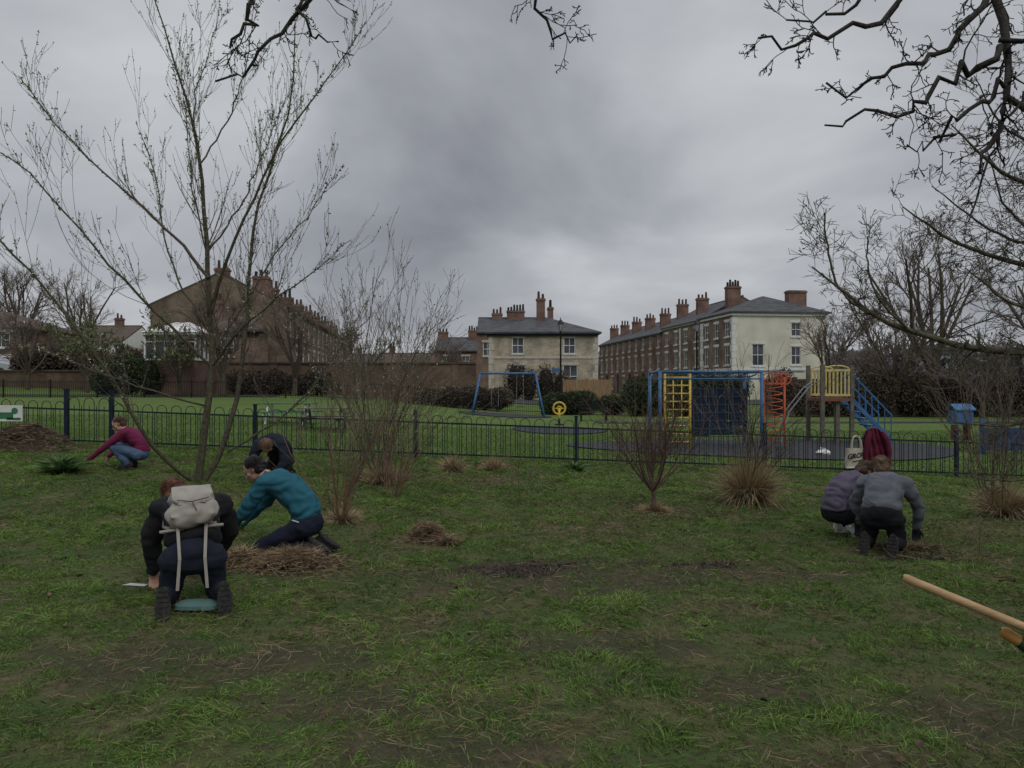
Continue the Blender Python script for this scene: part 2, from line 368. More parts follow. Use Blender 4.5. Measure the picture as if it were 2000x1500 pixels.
base=np.stack([x,y,gz(x,y)-.004],-1);d=np.stack([R.normal(0,.4,n),R.normal(0,.4,n),np.ones(n)],-1)
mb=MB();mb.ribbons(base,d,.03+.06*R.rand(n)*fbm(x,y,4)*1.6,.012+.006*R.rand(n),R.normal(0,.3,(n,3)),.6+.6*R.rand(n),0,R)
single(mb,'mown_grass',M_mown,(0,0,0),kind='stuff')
n=130;y=R.uniform(2.8,9,n);x=R.uniform(-1,1,n)*(.72*y);base=np.stack([x,y,gz(x,y)+.03+.02*R.rand(n)],-1)
mb=MB();mb.ribbons(base,np.stack([R.normal(0,1,n),R.normal(0,1,n),R.normal(0,.3,n)],-1),.03+.04*R.rand(n),.02+.02*R.rand(n),R.normal(0,.4,(n,3)),.5+.7*R.rand(n),0,R)
single(mb,'fallen_leaves',mat('dead_leaf',(.20,.13,.09),(.12,.08,.055),.8,12,attr=True),(0,0,0),kind='stuff')
n=60000;y=R.uniform(3.2,8.2,n);x=R.uniform(-3.4,4.6,n);k=R.rand(n)<np.maximum(blob(SOIL,x,y)**2,.12*blob(WORN,x,y,2.6));x=x[k];y=y[k];n=len(x)
base=np.stack([x,y,gz(x,y)-.016],-1)
mb=MB();mb.ribbons(base,R.normal(0,1,(n,3)),.012+.016*R.rand(n),.012+.012*R.rand(n),R.normal(0,.3,(n,3)),.6+.9*R.rand(n),0,R)
single(mb,'soil_crumbs',mat('soil_crumb',(.075,.06,.045),(.045,.037,.03),.95,20,attr=True),(0,0,0),kind='stuff')
# ------------------------------------------------------------ trees
def grow(out,p,d,L,r,lvl,maxl,R,wig=.15,up=.1,kids=(5,4,3),ang=.7,lr=.6,k=5,taper=.3,t0=.25):
    pts=[p];cur=p;dd=nrm(d)
    for i in range(k-1):
        dd=nrm(dd+R.normal(0,wig,3)+A(0,0,up));cur=cur+dd*L/(k-1);pts.append(cur)
    rad=np.linspace(r,r*taper,k);out.append((np.array(pts),rad,lvl))
    if lvl<maxl:
        for j in range(kids[lvl]): sprout(out,np.array(pts),rad,R.uniform(t0,1),L,lvl,maxl,R,wig,up,kids,ang,lr,k,taper)
def sprout(out,pts,rad,t,L,lvl,maxl,R,wig,up,kids,ang,lr,k,taper):
    f=t*(len(pts)-1);i=min(int(f),len(pts)-2);q=pts[i]+(pts[i+1]-pts[i])*(f-i);tan=nrm(pts[i+1]-pts[i])
    s=nrm(np.cross(tan,R.normal(0,1,3)));a=ang*R.uniform(.6,1.3)
    rr=rad[i]+(rad[i+1]-rad[i])*(f-i)
    grow(out,q,tan*math.cos(a)+s*math.sin(a),L*lr*R.uniform(.5,1.15)*(1.2-.5*t),max(rr*.62,.0012),lvl+1,maxl,R,wig,up,kids,ang,lr,k,taper)
def tree(name,label,cat,loc,out,split,mtrunk,mtwig,leaves=0,leafsize=.02,mleaf=None,leafz=None,bloss=0,R=rs(3),group=None,minr=None,sz=None):
    T=thing(name,label,cat,loc,group);loc=np.array(loc)
    a=[(p+loc,r) for p,r,l in out if l<=split];b=[(p+loc,np.maximum(r,minr or 0)) for p,r,l in out if l>split]
    mb=MB();mb.tubes(a,8);part(mb,'trunk',T,mtrunk,True)
    mb=MB()
    if b: mb.tubes(b,3,0)
    if leaves:
        tw=[o for o in out if o[2]>split];ii=R.randint(0,len(tw),leaves);t=R.uniform(.3,1,leaves)
        P=[]
        for i,u in zip(ii,t):
            p=tw[i][0];f=u*(len(p)-1);k=min(int(f),len(p)-2);P.append(p[k]+(p[k+1]-p[k])*(f-k))
        P=np.array(P)+loc;n=len(P)
        isb=(R.rand(n)<bloss)
        if leafz is not None: isb&=((P[:,2]-loc[2])<leafz)
        for sel,mi,szz in((~isb,1,leafsize),(isb,2,leafsize*.8)):
            q=P[sel]
            if len(q)==0: continue
            m=len(q);mb.ribbons(q,R.normal(0,1,(m,3))+[0,0,.6],szz*(.7+.8*R.rand(m)),szz*.55*(.7+.6*R.rand(m)),R.normal(0,.2,(m,3)),.6+.7*R.rand(m),mi,R)
    part(mb,'crown',T,[mtwig,mleaf or M_bud,M_bloss],False)
    return T
S=.00784
def limb(pts,r0,r1,k=9):
    P=np.array([[a*S,w_,c*S] for a,w_,c in pts]);t=np.linspace(0,1,len(P));tt=np.linspace(0,1,k*2-1)
    Q=np.stack([np.interp(tt,t,P[:,i]) for i in range(3)],1)
    for _ in range(2): Q[1:-1]=(Q[:-2]+2*Q[1:-1]+Q[2:])/4
    return Q,np.linspace(r0,r1,len(Q))*.88
R=rs(5)
limbs=[([(0,0,-8),(18,0,110),(30,.05,230),(22,.1,330),(12,.1,470),(5,.1,600),(-3,0,690),(-35,-.1,800),(-80,-.2,955)],.068,.008),
([(18,.05,400),(-40,.2,470),(-110,.3,535),(-195,.4,605),(-295,.3,705),(-372,.3,808)],.032,.006),
([(-4,0,0),(-55,-.3,55),(-85,-.5,120),(-125,-.7,210),(-200,-.8,330),(-265,-.9,410),(-330,-1,480),(-400,-1.1,600)],.04,.006),
([(28,.05,225),(-60,-.4,330),(-150,-.7,440),(-260,-.8,580),(-400,-.9,665)],.028,.005),
([(10,.05,0),(55,.2,75),(72,.3,200),(78,.4,330),(88,.4,400),(80,.4,480),(112,.5,610),(150,.5,690),(182,.4,830),(175,.4,950)],.05,.007),
([(22,0,330),(70,-.2,440),(130,-.3,560),(190,-.4,675),(262,-.5,745),(345,-.6,862)],.03,.005),
([(30,0,230),(110,-.5,300),(190,-.8,350),(260,-1,390),(330,-1.1,450)],.02,.004),
([(5,0,620),(55,.2,720),(85,.2,820),(110,.2,950)],.016,.005),
([(50,.1,60),(130,.5,110),(200,.7,180),(250,.9,260),(300,1.0,360)],.024,.005),
([(-3,0,680),(-20,.2,760),(10,.3,860),(30,.3,960)],.014,.004),
([(12,.1,450),(60,.6,560),(90,.8,660),(130,1.0,790)],.02,.004),
([(25,.1,300),(-60,.6,380),(-120,.9,500),(-150,1.2,640),(-200,1.3,760)],.022,.004),
([(30,.1,260),(90,.4,380),(140,.6,480),(200,.9,560),(255,1.0,660)],.018,.004),
([(20,.1,380),(-10,.5,480),(-50,.7,600),(-60,.8,720),(-95,.8,860)],.016,.004),
([(20,0,150),(-80,-.6,190),(-180,-.9,235),(-290,-1,270),(-400,-1.1,320)],.018,.004)]
out=[]
for pts,a,b in limbs:
    Q,r=limb(pts,a,b);Q=Q+R.normal(0,.012,Q.shape);out.append((Q,r,0))
    Ltot=np.linalg.norm(np.diff(Q,axis=0),axis=1).sum()
    for j in range(int(Ltot*3.9)):
        sprout(out,Q,r*.5,R.uniform(.2,1),1.2*R.uniform(.5,1.35),0,3,R,.045,.17,(0,3,1),.52,.8,5,.4)
    for j in range(int(Ltot*20)):
        sprout(out,Q,r*.3,R.uniform(.3,1),.08*R.uniform(.6,1.5),2,3,R,.2,.1,(0,0,0),1.0,.9,4,.6)
x0,y0=-4.82,11.6
tree('plum_tree','bare plum tree with opening buds and sparse white blossom','tree',(x0,y0,G(x0,y0)),out,0,M_bark,M_twig,7500,.032,M_bud,4.4,.4,R,minr=.0027)
def shrub(name,label,x,y,n,h,spread,r,mt,mw,seed,kids=(0,5,3),leaves=0,lift=0,ang=.45,minr=.003,bloss=0,trunk=0,maxl=3,lean=0,curve=.05):
    R=rs(seed);out=[]
    b0=A(0,0,0)
    if trunk:
        out.append((np.array([[0,0,-.05],[.01,0,trunk*.5],[0,.01,trunk]]),np.array([r*2.6,r*2.1,r*1.9]),0));b0=A(0,0,trunk*.85)
    for i in range(n):
        a=R.uniform(0,2*math.pi);q=R.rand()**.6*spread/h
        d=A(math.cos(a)*q+lean,math.sin(a)*q,1);L=h*R.uniform(.6,1.02)
        p=b0+A(math.cos(a),math.sin(a),0)*R.uniform(0,.08 if not trunk else .03)-A(0,0,.04)
        pts=[p];cur=p;dd=nrm(d*(A(.75,.75,1) if curve<.1 else A(1.7,1.7,.8)));k=8
        for j in range(k-1):
            dd=nrm(dd+R.normal(0,.09,3)+(A(math.cos(a)*q*.05,math.sin(a)*q*.05,0) if curve<.1 else A(0,0,curve)));cur=cur+dd*L/(k-1);pts.append(cur)
        pts=np.array(pts);rad=np.linspace(r*R.uniform(.6,1.2),.003,k);out.append((pts,rad,0))
        for j in range(kids[1]*2):
            sprout(out,pts,rad*.7,R.uniform(.2,1),h*.36,0,2,R,.12,.08,(0,kids[2],2),ang,.8,4,.4)
    return tree(name,label,'shrub',(x,y,G(x,y)),out,0,mt,mw,leaves,.03,M_bud,9,bloss,R,minr=minr)
shrub('hazel_shrub','tall many-stemmed bare shrub with budding twigs near the railings',-2.15,12.3,26,3.6,1.7,.013,M_hazel,M_hazel,21,(0,4,3),2200,bloss=.35,minr=.0028,ang=.42)
shrub('dogwood_shrub','leafless shrub with fan of reddish brown stems in rough grass',-2.05,8.95,17,1.8,1.05,.010,M_red,M_hazel,22,(0,3,2),60,lean=.14,minr=.0024)
shrub('dogwood_shrub','small bare shrub with pale orange twigs beside the taller shrub',-1.7,10.8,13,1.95,1.0,.009,M_red,M_hazel,25,(0,3,2),120,lean=.15,minr=.0025)
shrub('berry_bush','leafless goblet-shaped bush on a short red brown trunk',1.88,10.1,20,1.5,.9,.015,M_redtw,M_redtw,23,(0,6,3),0,trunk=.40,ang=.7,curve=.14,minr=.0026)
shrub('berry_bush','tall bare twiggy bush growing out of a dead straw tuft',3.42,11.0,12,2.3,1.1,.008,M_redtw,M_hazel,24,(0,4,3),30,ang=.55,minr=.0024)
shrub('berry_bush','bare wiry bush with straw around its base beside the railings',6.5,10.2,14,2.2,1.1,.009,M_redtw,M_hazel,26,(0,4,3),0,minr=.0025)
shrub('sapling','thin young sapling with a few short side twigs',.15,10.4,3,.85,.3,.006,M_redtw,M_hazel,27,(0,3,1),0)
shrub('sapling','single thin leafless whip planted in the grass',1.45,5.8,1,.4,.05,.003,M_redtw,M_twig,28,(0,1,0),0,minr=.001)
shrub('sapling','single thin leafless whip planted in the grass',-.75,6.6,1,.3,.05,.003,M_redtw,M_twig,29,(0,1,0),0,minr=.001)
shrub('sapling','thin leafless whip leaning in the grass',4.3,7.0,2,.55,.3,.004,M_redtw,M_twig,30,(0,2,1),0,minr=.0015)
R=rs(41);out=[]
def raw(pts,r0,r1,kk=9):
    P=np.array(pts,float);t=np.linspace(0,1,len(P));tt=np.linspace(0,1,kk*2-1);Q=np.stack([np.interp(tt,t,P[:,i]) for i in range(3)],1)
    for _ in range(2): Q[1:-1]=(Q[:-2]+2*Q[1:-1]+Q[2:])/4
    return Q+R.normal(0,.006,Q.shape),np.linspace(r0,r1,len(Q))
bx,by=5.9,7.2;bz=G(bx,by)
def rel(p): return [(a-bx,b-by,c-bz) for a,b,c in p]
L2=[([(5.9,7.2,bz-.1),(5.85,7.2,1.0),(5.75,7.1,1.9),(5.6,7.0,3.0),(5.35,6.9,4.2),(5.1,6.8,5.3)],.12,.03),
([(5.8,7.1,1.6),(5.0,6.9,2.02),(4.5,6.8,1.98),(3.9,6.7,2.05),(3.3,6.6,2.2),(2.95,6.6,2.45),(2.6,6.6,2.72)],.05,.006),
([(3.1,6.6,2.32),(2.85,6.6,2.5),(2.75,6.6,2.8),(2.72,6.6,3.2)],.014,.006),
([(3.5,6.6,2.14),(3.2,6.6,2.4),(3.08,6.6,2.75),(3.1,6.6,3.0)],.012,.005),
([(5.7,7.1,2.2),(5.0,6.8,2.6),(4.4,6.6,2.75),(3.8,6.5,2.9),(3.3,6.4,3.2)],.04,.005),
([(5.65,7.0,2.8),(4.9,6.7,3.3),(4.2,6.5,3.5),(3.7,6.4,3.9)],.035,.005),
([(5.5,7.0,3.6),(4.9,6.8,4.2),(4.5,6.6,4.7)],.03,.005),
([(5.4,6.9,3.2),(4.7,6.7,2.9),(4.2,6.6,3.0),(3.6,6.5,3.4)],.025,.004),
([(5.5,7.0,2.4),(4.8,6.7,2.3),(4.3,6.6,2.4),(3.9,6.5,2.7)],.025,.004),
([(5.3,6.9,3.9),(4.7,6.6,3.7),(4.2,6.5,3.9),(3.9,6.4,4.3)],.022,.004),
([(5.6,7.0,2.7),(4.9,6.9,2.9),(4.4,6.8,3.3),(4.2,6.7,3.8)],.022,.004),
([(5.8,7.2,1.3),(5.0,7.0,1.45),(4.5,6.9,1.3),(4.0,6.9,1.35)],.03,.004),
([(5.8,7.2,1.1),(5.1,7.0,1.0),(4.6,6.9,.8),(4.2,6.9,.85)],.02,.004),
([(5.6,7.0,2.6),(5.0,6.0,2.6),(4.3,5.6,2.5),(3.9,5.4,2.2)],.03,.004)]
for pts,a,b in L2:
    Q,r=raw(rel(pts),a,b);out.append((Q,r,0));Lt=np.linalg.norm(np.diff(Q,axis=0),axis=1).sum()
    for j in range(int(Lt*13)): sprout(out,Q,r*.5,R.uniform(.12,1),.75*R.uniform(.4,1.3),0,3,R,.18,.05,(0,5,3),.9,.6,5,.4)
tree('apple_tree','old lichen-covered fruit tree with tangled bare branches','tree',(bx,by,bz),out,0,M_lichen,M_lichen,500,.022,M_redtw,R=R,minr=.0024)
R=rs(43);out=[];bx,by=4.9,3.2;bz=G(bx,by)
L3=[([(4.9,3.2,bz-.1),(4.85,3.3,1.5),(4.7,3.4,3.0),(4.3,3.5,4.3),(3.6,3.8,5.2)],.2,.09),
([(4.3,3.5,4.3),(3.7,4.2,4.9),(2.9,4.6,4.6),(2.72,4.3,3.9),(2.70,4.1,3.45),(2.64,4.0,3.2),(2.48,3.95,2.95),(2.38,3.9,2.8)],.038,.009),
([(3.6,3.8,5.2),(2.4,4.2,5.2),(1.0,4.4,5.0),(-.4,4.5,4.85),(-1.4,4.5,4.6)],.09,.03),
([(-1.4,4.5,4.6),(-1.6,4.5,4.2),(-1.5,4.5,3.88),(-1.72,4.5,3.72)],.026,.007),
([(-.7,4.5,4.8),(-1.0,4.5,4.2),(-1.25,4.5,3.95),(-1.5,4.5,3.66),(-1.72,4.5,3.52)],.02,.006),
([(-1.2,4.5,4.6),(-1.3,4.5,4.1),(-1.2,4.5,3.85),(-1.1,4.5,3.7)],.015,.005),
([(1.0,4.4,5.0),(.2,4.5,4.4),(.1,4.5,3.95),(.28,4.5,3.78),(.42,4.5,3.72)],.016,.004),
([(2.9,4.6,4.6),(2.4,4.4,4.0),(2.0,4.3,3.72),(1.65,4.3,3.62),(1.4,4.3,3.66)],.022,.006),
([(2.4,4.4,4.9),(2.1,4.3,4.2),(1.9,4.3,3.8),(1.6,4.3,3.78)],.018,.005),
([(2.72,4.3,3.95),(2.45,4.2,3.6),(2.1,4.1,3.38),(1.75,4.1,3.3)],.020,.006),
([(2.66,4.1,3.5),(2.35,4.1,3.35),(2.1,4.1,3.15),(1.72,4.1,3.12)],.020,.005),
([(2.63,4.0,3.2),(2.9,3.9,3.0),(2.8,3.9,2.7),(2.75,3.9,2.4)],.018,.004),
([(2.6,4.0,3.3),(2.3,4.0,3.0),(2.1,4.0,2.95)],.014,.004),
([(2.7,4.1,3.6),(2.9,4.0,3.4),(2.6,4.0,3.1),(2.4,4.0,2.6)],.014,.004),
([(2.9,4.6,4.6),(3.3,4.3,4.0),(3.2,4.3,3.4),(3.0,4.3,2.9)],.02,.004)]
for i,(pts,a,b) in enumerate(L3):
    Q,r=raw(rel(pts),a,b);Q=Q+R.normal(0,.022 if i>2 else .01,Q.shape);out.append((Q,r,0))
    if i in(0,): continue
    Lt=np.linalg.norm(np.diff(Q,axis=0),axis=1).sum()
    for j in range(int(Lt*(4 if i==2 else 7))): sprout(out,Q,r*.6,R.uniform(.2,1),.5*R.uniform(.4,1.3),0,3,R,.24,-.02,(0,4,2),.9,.55,6,.5)
tree('ash_tree','dark gnarled bare tree with drooping knobbly twigs','tree',(bx,by,bz),out,0,M_dark,M_dark,500,.016,M_dark,R=R,minr=.0026)
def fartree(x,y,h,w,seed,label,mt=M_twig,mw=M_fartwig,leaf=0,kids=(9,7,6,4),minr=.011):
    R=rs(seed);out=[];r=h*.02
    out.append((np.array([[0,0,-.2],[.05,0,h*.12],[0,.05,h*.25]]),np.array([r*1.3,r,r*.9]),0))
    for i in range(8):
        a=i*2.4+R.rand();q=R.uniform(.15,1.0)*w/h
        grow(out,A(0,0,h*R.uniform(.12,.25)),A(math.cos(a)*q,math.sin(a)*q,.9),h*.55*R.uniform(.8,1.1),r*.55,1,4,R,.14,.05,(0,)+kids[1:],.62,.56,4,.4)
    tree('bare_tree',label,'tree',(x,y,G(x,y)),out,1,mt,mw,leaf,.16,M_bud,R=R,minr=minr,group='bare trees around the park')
fartree(24.8,45,12.4,8,51,'broad bare tree with fine reddish twigs')
fartree(26.5,53,9.8,7,52,'bare tree standing before the cream terrace end')
fartree(23.4,56,8.6,6,53,'bare tree standing before the cream terrace end')
fartree(28.5,40,11.4,8,54,'broad bare tree with fine reddish twigs')
fartree(21.5,43,6.6,5.5,65,'small bare tree rising from the hedge')
fartree(24.5,39.5,5.6,5,67,'small bare tree rising from the hedge')
fartree(-48,74,13,8,55,'tall bare tree behind brick houses')
fartree(-41,72,11.5,7,56,'tall bare tree behind brick houses')
fartree(-27.5,49,5.6,4,57,'small tree with fresh green leaves by the wall',leaf=1600)
fartree(-20,45.5,5.4,4,58,'small tree with fresh green leaves by the wall',leaf=900)
fartree(-32,50,6.2,4.5,62,'small bare tree before brick houses')
fartree(-36.5,52,5.4,4,63,'small bare tree before brick houses')
fartree(-9.5,46,5.6,4.2,59,'small bare tree before the brick wall')
fartree(-13.5,47,7.0,5,64,'small bare tree before the brick wall')
fartree(-17,44.5,6.8,5,66,'small bare tree before the brick wall')
fartree(-54,76,12,8,60,'tall bare tree behind brick houses')
fartree(-4.5,58,4.8,3,61,'small bare tree before the brick wall')
def hedge(x,y,sx_,sy_,h,m,n,label,seed,size=.14,name='hedge'):
    R=rs(seed);z0=G(x,y)
    nb=max(3,int(sx_/1.1));cx=np.linspace(-sx_/2+.5,sx_/2-.5,nb)+R.normal(0,.2,nb);hh=h*R.uniform(.72,1.05,nb)
    i=R.randint(0,nb,n);u=R.normal(0,1,(n,3));u=nrm(u)*(R.rand(n)[:,None]**.25)
    px=x+cx[i]+u[:,0]*.95;py=y+u[:,1]*sy_/2;pz=z0+hh[i]*.5+u[:,2]*hh[i]*.52
    P=np.stack([px,py,np.maximum(pz,z0)],-1);mb=MB()
    mb.ribbons(P,u+R.normal(0,.6,(n,3)),size*(.6+.8*R.rand(n)),size*.5*np.ones(n),R.normal(0,.2,(n,3)),.5+.9*R.rand(n),0,R)
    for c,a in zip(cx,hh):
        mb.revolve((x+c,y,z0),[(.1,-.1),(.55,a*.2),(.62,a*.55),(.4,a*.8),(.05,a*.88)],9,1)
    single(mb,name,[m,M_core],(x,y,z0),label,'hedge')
hedge(8.6,43.5,3.6,1.8,2.2,M_leaf,9000,'dense dark evergreen bush behind the play area',71)
hedge(4.2,45.5,4.4,1.4,1.5,M_leaf,7000,'clipped dark green hedge behind the play area',72)
hedge(-3,47.5,6,1.5,1.5,M_brownleaf,8000,'low brown bare hedge beside railings',73)
hedge(-15,48.3,6,1.6,1.7,M_brownleaf,7000,'low brown bare hedge beside brick wall',74)
hedge(24,43,18,2.2,2.6,M_brownleaf,30000,'long brown twiggy hedge beyond the play area',75)
hedge(-23.5,46.5,4,2,2.4,M_leaf,7000,'ivy-covered dark green bush',76)
hedge(-30,53,9,2,3.0,M_brownleaf,12000,'brown garden shrubs before brick houses',77,.2)
hedge(2.0,61,4.6,1.6,3.0,M_brownleaf,5000,'brown garden shrub before the cream brick house',78)
hedge(14.5,60,8,2,2.6,M_leaf,9000,'dark green garden hedge before the terrace',79)
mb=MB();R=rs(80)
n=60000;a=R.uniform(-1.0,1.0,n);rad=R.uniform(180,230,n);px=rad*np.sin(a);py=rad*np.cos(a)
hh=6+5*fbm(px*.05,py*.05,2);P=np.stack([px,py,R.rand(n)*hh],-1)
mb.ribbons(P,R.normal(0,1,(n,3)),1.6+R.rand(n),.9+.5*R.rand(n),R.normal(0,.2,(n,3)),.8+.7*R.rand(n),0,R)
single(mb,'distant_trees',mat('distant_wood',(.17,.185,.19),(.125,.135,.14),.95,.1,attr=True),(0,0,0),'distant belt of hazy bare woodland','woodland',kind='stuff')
# ------------------------------------------------------------ buildings
def wallplane(mb,o,a,n,W,z0,z1,ops,dep=.13,mi=0):
    o,a,n=map(np.asarray,(o,a,n))
    us=sorted(set([0,W]+[q for p in ops for q in p[:2]]));zs=sorted(set([z0,z1]+[q for p in ops for q in p[2:4]]))
    P=lambda u,z,d=0:o+a*u+n*d+A(0,0,z)
    for i in range(len(us)-1):
        for j in range(len(zs)-1):
            cu=(us[i]+us[i+1])/2;cz=(zs[j]+zs[j+1])/2
            if any(p[0]<cu<p[1] and p[2]<cz<p[3] for p in ops): continue
            mb.poly([P(us[i],zs[j]),P(us[i+1],zs[j]),P(us[i+1],zs[j+1]),P(us[i],zs[j+1])],mi)
    for p in ops:
        c=[(p[0],p[2]),(p[1],p[2]),(p[1],p[3]),(p[0],p[3])]
        for k in range(4):
            q,r=c[k],c[(k+1)%4];mb.poly([P(*q),P(*r),P(*r,dep),P(*q,dep)],mi)
def window(parent,root,o,a,n,p,cols=2,rows=2,surround=True,mst=None,sub=False):
    o,a,n=map(np.asarray,(o,a,n));a0,a1,z0,z1=p;w=a1-a0;h=z1-z0
    P=lambda u,z,d:o+a*u+n*d+A(0,0,z);Zv=A(0,0,1)
    fr=MB();t=.07
    def bar(m,u,z,wu,wz,d0,d1,mi): m.box3(P(u,z,d0),a*wu,n*(d1-d0),Zv*wz,mi)
    bar(fr,a0,z0,w,t,.05,.12,0);bar(fr,a0,z1-t,w,t,.05,.12,0);bar(fr,a0,z0+t,t,h-2*t,.05,.12,0);bar(fr,a1-t,z0+t,t,h-2*t,.05,.12,0)
    for i in range(1,cols): bar(fr,a0+w*i/cols-.02,z0+t,.04,h-2*t,.065,.11,0)
    for j in range(1,rows): bar(fr,a0+t,z0+h*j/rows-.03,w-2*t,.06,.06,.115,0)
    pn=fr if not sub else MB()
    bar(pn,a0+.01,z0+.01,w-.02,h-.02,.122,.14,1 if not sub else 0)
    sl=fr if not sub else MB();ll=fr if not sub else MB()
    if surround:
        bar(sl,a0-.1,z0-.14,w+.2,.14,-.07,.03,2 if not sub else 0);bar(ll,a0-.12,z1+.003,w+.24,.22,-.025,.02,2 if not sub else 0)
    if not sub: return part(fr,'window',parent,[M_white,M_glass,mst or M_stone],root=root)
    W=bpy.data.objects.new('window',None);W.empty_display_size=.2;link(W);W.parent=parent
    for m,nm,mt in((fr,'frame',M_white),(pn,'pane',M_glass),(sl,'sill',mst or M_stone),(ll,'lintel',mst or M_stone)):
        o_=part(m,nm,W,mt,root=root)
def chimney(mb,c,w,d,z0,z1,a,n,pots,R,mb2):
    c,a,n=map(np.asarray,(c,a,n));o=c-a*w/2-n*d/2
    mb.box3(o+A(0,0,z0),a*w,n*d,A(0,0,z1-z0));mb.box3(o-a*.06-n*.06+A(0,0,z1-.22),a*(w+.12),n*(d+.12),A(0,0,.14))
    long=w>d;k=a if long else n;le=max(w,d)
    for i in range(pots):
        q=c+k*(le*((i+.5)/pots-.5));h=R.uniform(.35,.7);mb2.cyl(q+A(0,0,z1),q+A(0,0,z1+h),.12,.10,8)
def house(label,o,a,n,W,D,base,eave,ridge,wm,rm,front=(),side=(),roof='gable',chims=(),group=None,win=(2,2),sidewm=None,sub=False,band=None,doors=(),seed=0,white=None,gableend=(1,1)):
    o,a,n=map(lambda q:np.asarray(q,float),(o,a,n));root=(o[0],o[1],base)
    o=A(o[0],o[1],0);Zv=A(0,0,1)
    H=thing('terraced_house' if group else 'house',label,'house',root,group)
    P=lambda u,v,z:o+a*u+n*v+A(0,0,z)
    R=rs(seed+900)
    mb=MB();fo=list(front)+list(doors)
    wallplane(mb,o,a,n,W,base-.6,eave,fo)
    wallplane(mb,o,n,a,D,base-.6,eave,side,mi=1 if sidewm else 0)
    mb.poly([P(W,0,base-.6),P(W,D,base-.6),P(W,D,eave),P(W,0,eave)]);mb.poly([P(0,D,base-.6),P(W,D,base-.6),P(W,D,eave),P(0,D,eave)])
    if roof=='gable':
        mb.poly([P(0,0,eave),P(0,D,eave),P(0,D/2,ridge-.02)],1 if sidewm else 0);mb.poly([P(W,0,eave),P(W,D,eave),P(W,D/2,ridge-.02)])
    part(mb,'wall',H,[wm,sidewm or wm])
    mb=MB();e=.3 if roof=='hip' else .15;t=.14;sl=(ridge-eave)/(D/2);z0=eave-sl*.25
    if roof=='gable':
        u0,u1=(-.02,W+.0)
        for s0,s1 in((-.25,D/2),(D+.25,D/2)):
            q=[P(u0,s0,z0),P(u1,s0,z0),P(u1,s1,ridge),P(u0,s1,ridge)];mb.poly([x+A(0,0,t) for x in q]);mb.poly(q)
            for i in range(4): x,y=q[i],q[(i+1)%4];mb.poly([x,y,y+A(0,0,t),x+A(0,0,t)])
        mb.box3(P(u0,D/2-.1,ridge+t-.06),a*(u1-u0),n*.2,Zv*.12)
    else:
        h0,h1=min(D/2,W/2-.3),W-min(D/2,W/2-.3)
        c=[P(-e,-e,eave),P(W+e,-e,eave),P(W+e,D+e,eave),P(-e,D+e,eave)];r=[P(h0,D/2,ridge),P(h1,D/2,ridge)]
        up=A(0,0,t)
        mb.poly([c[0]+up,c[1]+up,r[1],r[0]]);mb.poly([c[2]+up,c[3]+up,r[0],r[1]]);mb.poly([c[1]+up,c[2]+up,r[1]]);mb.poly([c[3]+up,c[0]+up,r[0]])
        for i in range(4): x,y=c[i],c[(i+1)%4];mb.poly([x,y,y+up,x+up])
        mb.poly(c)
    ro=part(mb,'roof',H,rm)
    for (u,v,w_,d_,ztop,pots) in chims:
        mb=MB();m2=MB();zz=eave+ (ridge-eave)*max(0,1-abs(v-D/2)/(D/2))-.5
        chimney(mb,P(u,v,0),w_,d_,zz,ztop,a,n,pots,R,m2)
        for f,mi in m2.f: mb.f.append((f+mb.n,1))
        mb.v+=m2.v;mb.sh+=m2.sh;mb.n+=m2.n
        part(mb,'chimney',ro,[B_red,M_pot if R.rand()<.6 else M_potdark],root=root)
    for p in front: window(H,root,o,a,n,p,*win,sub=sub,mst=white or M_stone)
    for p in side: window(H,root,o,n,a,p,*win,sub=sub,mst=white or M_stone)
    for p in doors:
        mb=MB();mb.box3(P(p[0]+.02,.09,p[2]),a*(p[1]-p[0]-.04),n*.05,Zv*(p[3]-p[2]-.35));mb.box3(P(p[0]+.02,.09,p[3]-.33),a*(p[1]-p[0]-.04),n*.04,Zv*.31,1)
        for z_ in(.25,1.1): mb.box3(P(p[0]+.2,.075,p[2]+z_),a*(p[1]-p[0]-.4),n*.02,Zv*.6)
        part(mb,'door',H,[M_dblue,M_glass])
    mb=MB();mb.box3(P(-.01,-.16,eave-.22),a*(W+.02),n*.14,Zv*.2);
    if roof=='hip': mb.box3(P(-.16,-.16,eave-.22),n*(D+.2),a*.14,Zv*.2)
    part(mb,'gutter',H,M_white if (white is M_white) else M_black)
    if band:
        mb=MB()
        for z_ in band:
            mb.box3(P(-.05,-.05,z_),a*(W+.1),n*.048,Zv*.2)
            if roof=='hip': mb.box3(P(-.05,0,z_),n*D,a*.047,Zv*.2)
        if roof=='hip' or white:
            for k in range(int((eave-base)/.6)):
                l=.45 if k%2 else .3;zq=base+k*.6
                mb.box3(P(-.03,-.03,zq),a*l,n*.028,Zv*.57)
                if roof=='hip': mb.box3(P(W-l+.03,-.03,zq),a*l,n*.028,Zv*.57);mb.box3(P(-.03,0,zq),n*l,a*.028,Zv*.57)
        part(mb,'trim',H,white or M_stone)
    return H
house('cream brick two-storey house with hipped slate roof and tall brick chimney',(-1.95,64),(1,0,0),(0,1,0),9.2,8.6,.35,5.95,7.75,B_cream,M_slate,
 front=[(1.95,2.95,4.25,5.65),(6.3,7.3,4.25,5.65),(1.75,3.1,1.4,3.3),(6.25,7.5,1.4,3.3)],side=[(3,4,4.25,5.65)],roof='hip',
 chims=[(4.5,3.3,.75,.55,9.3,2),(5.5,6.2,.5,.9,8.8,3)],band=[3.85],sub=True,white=M_stone,seed=1)
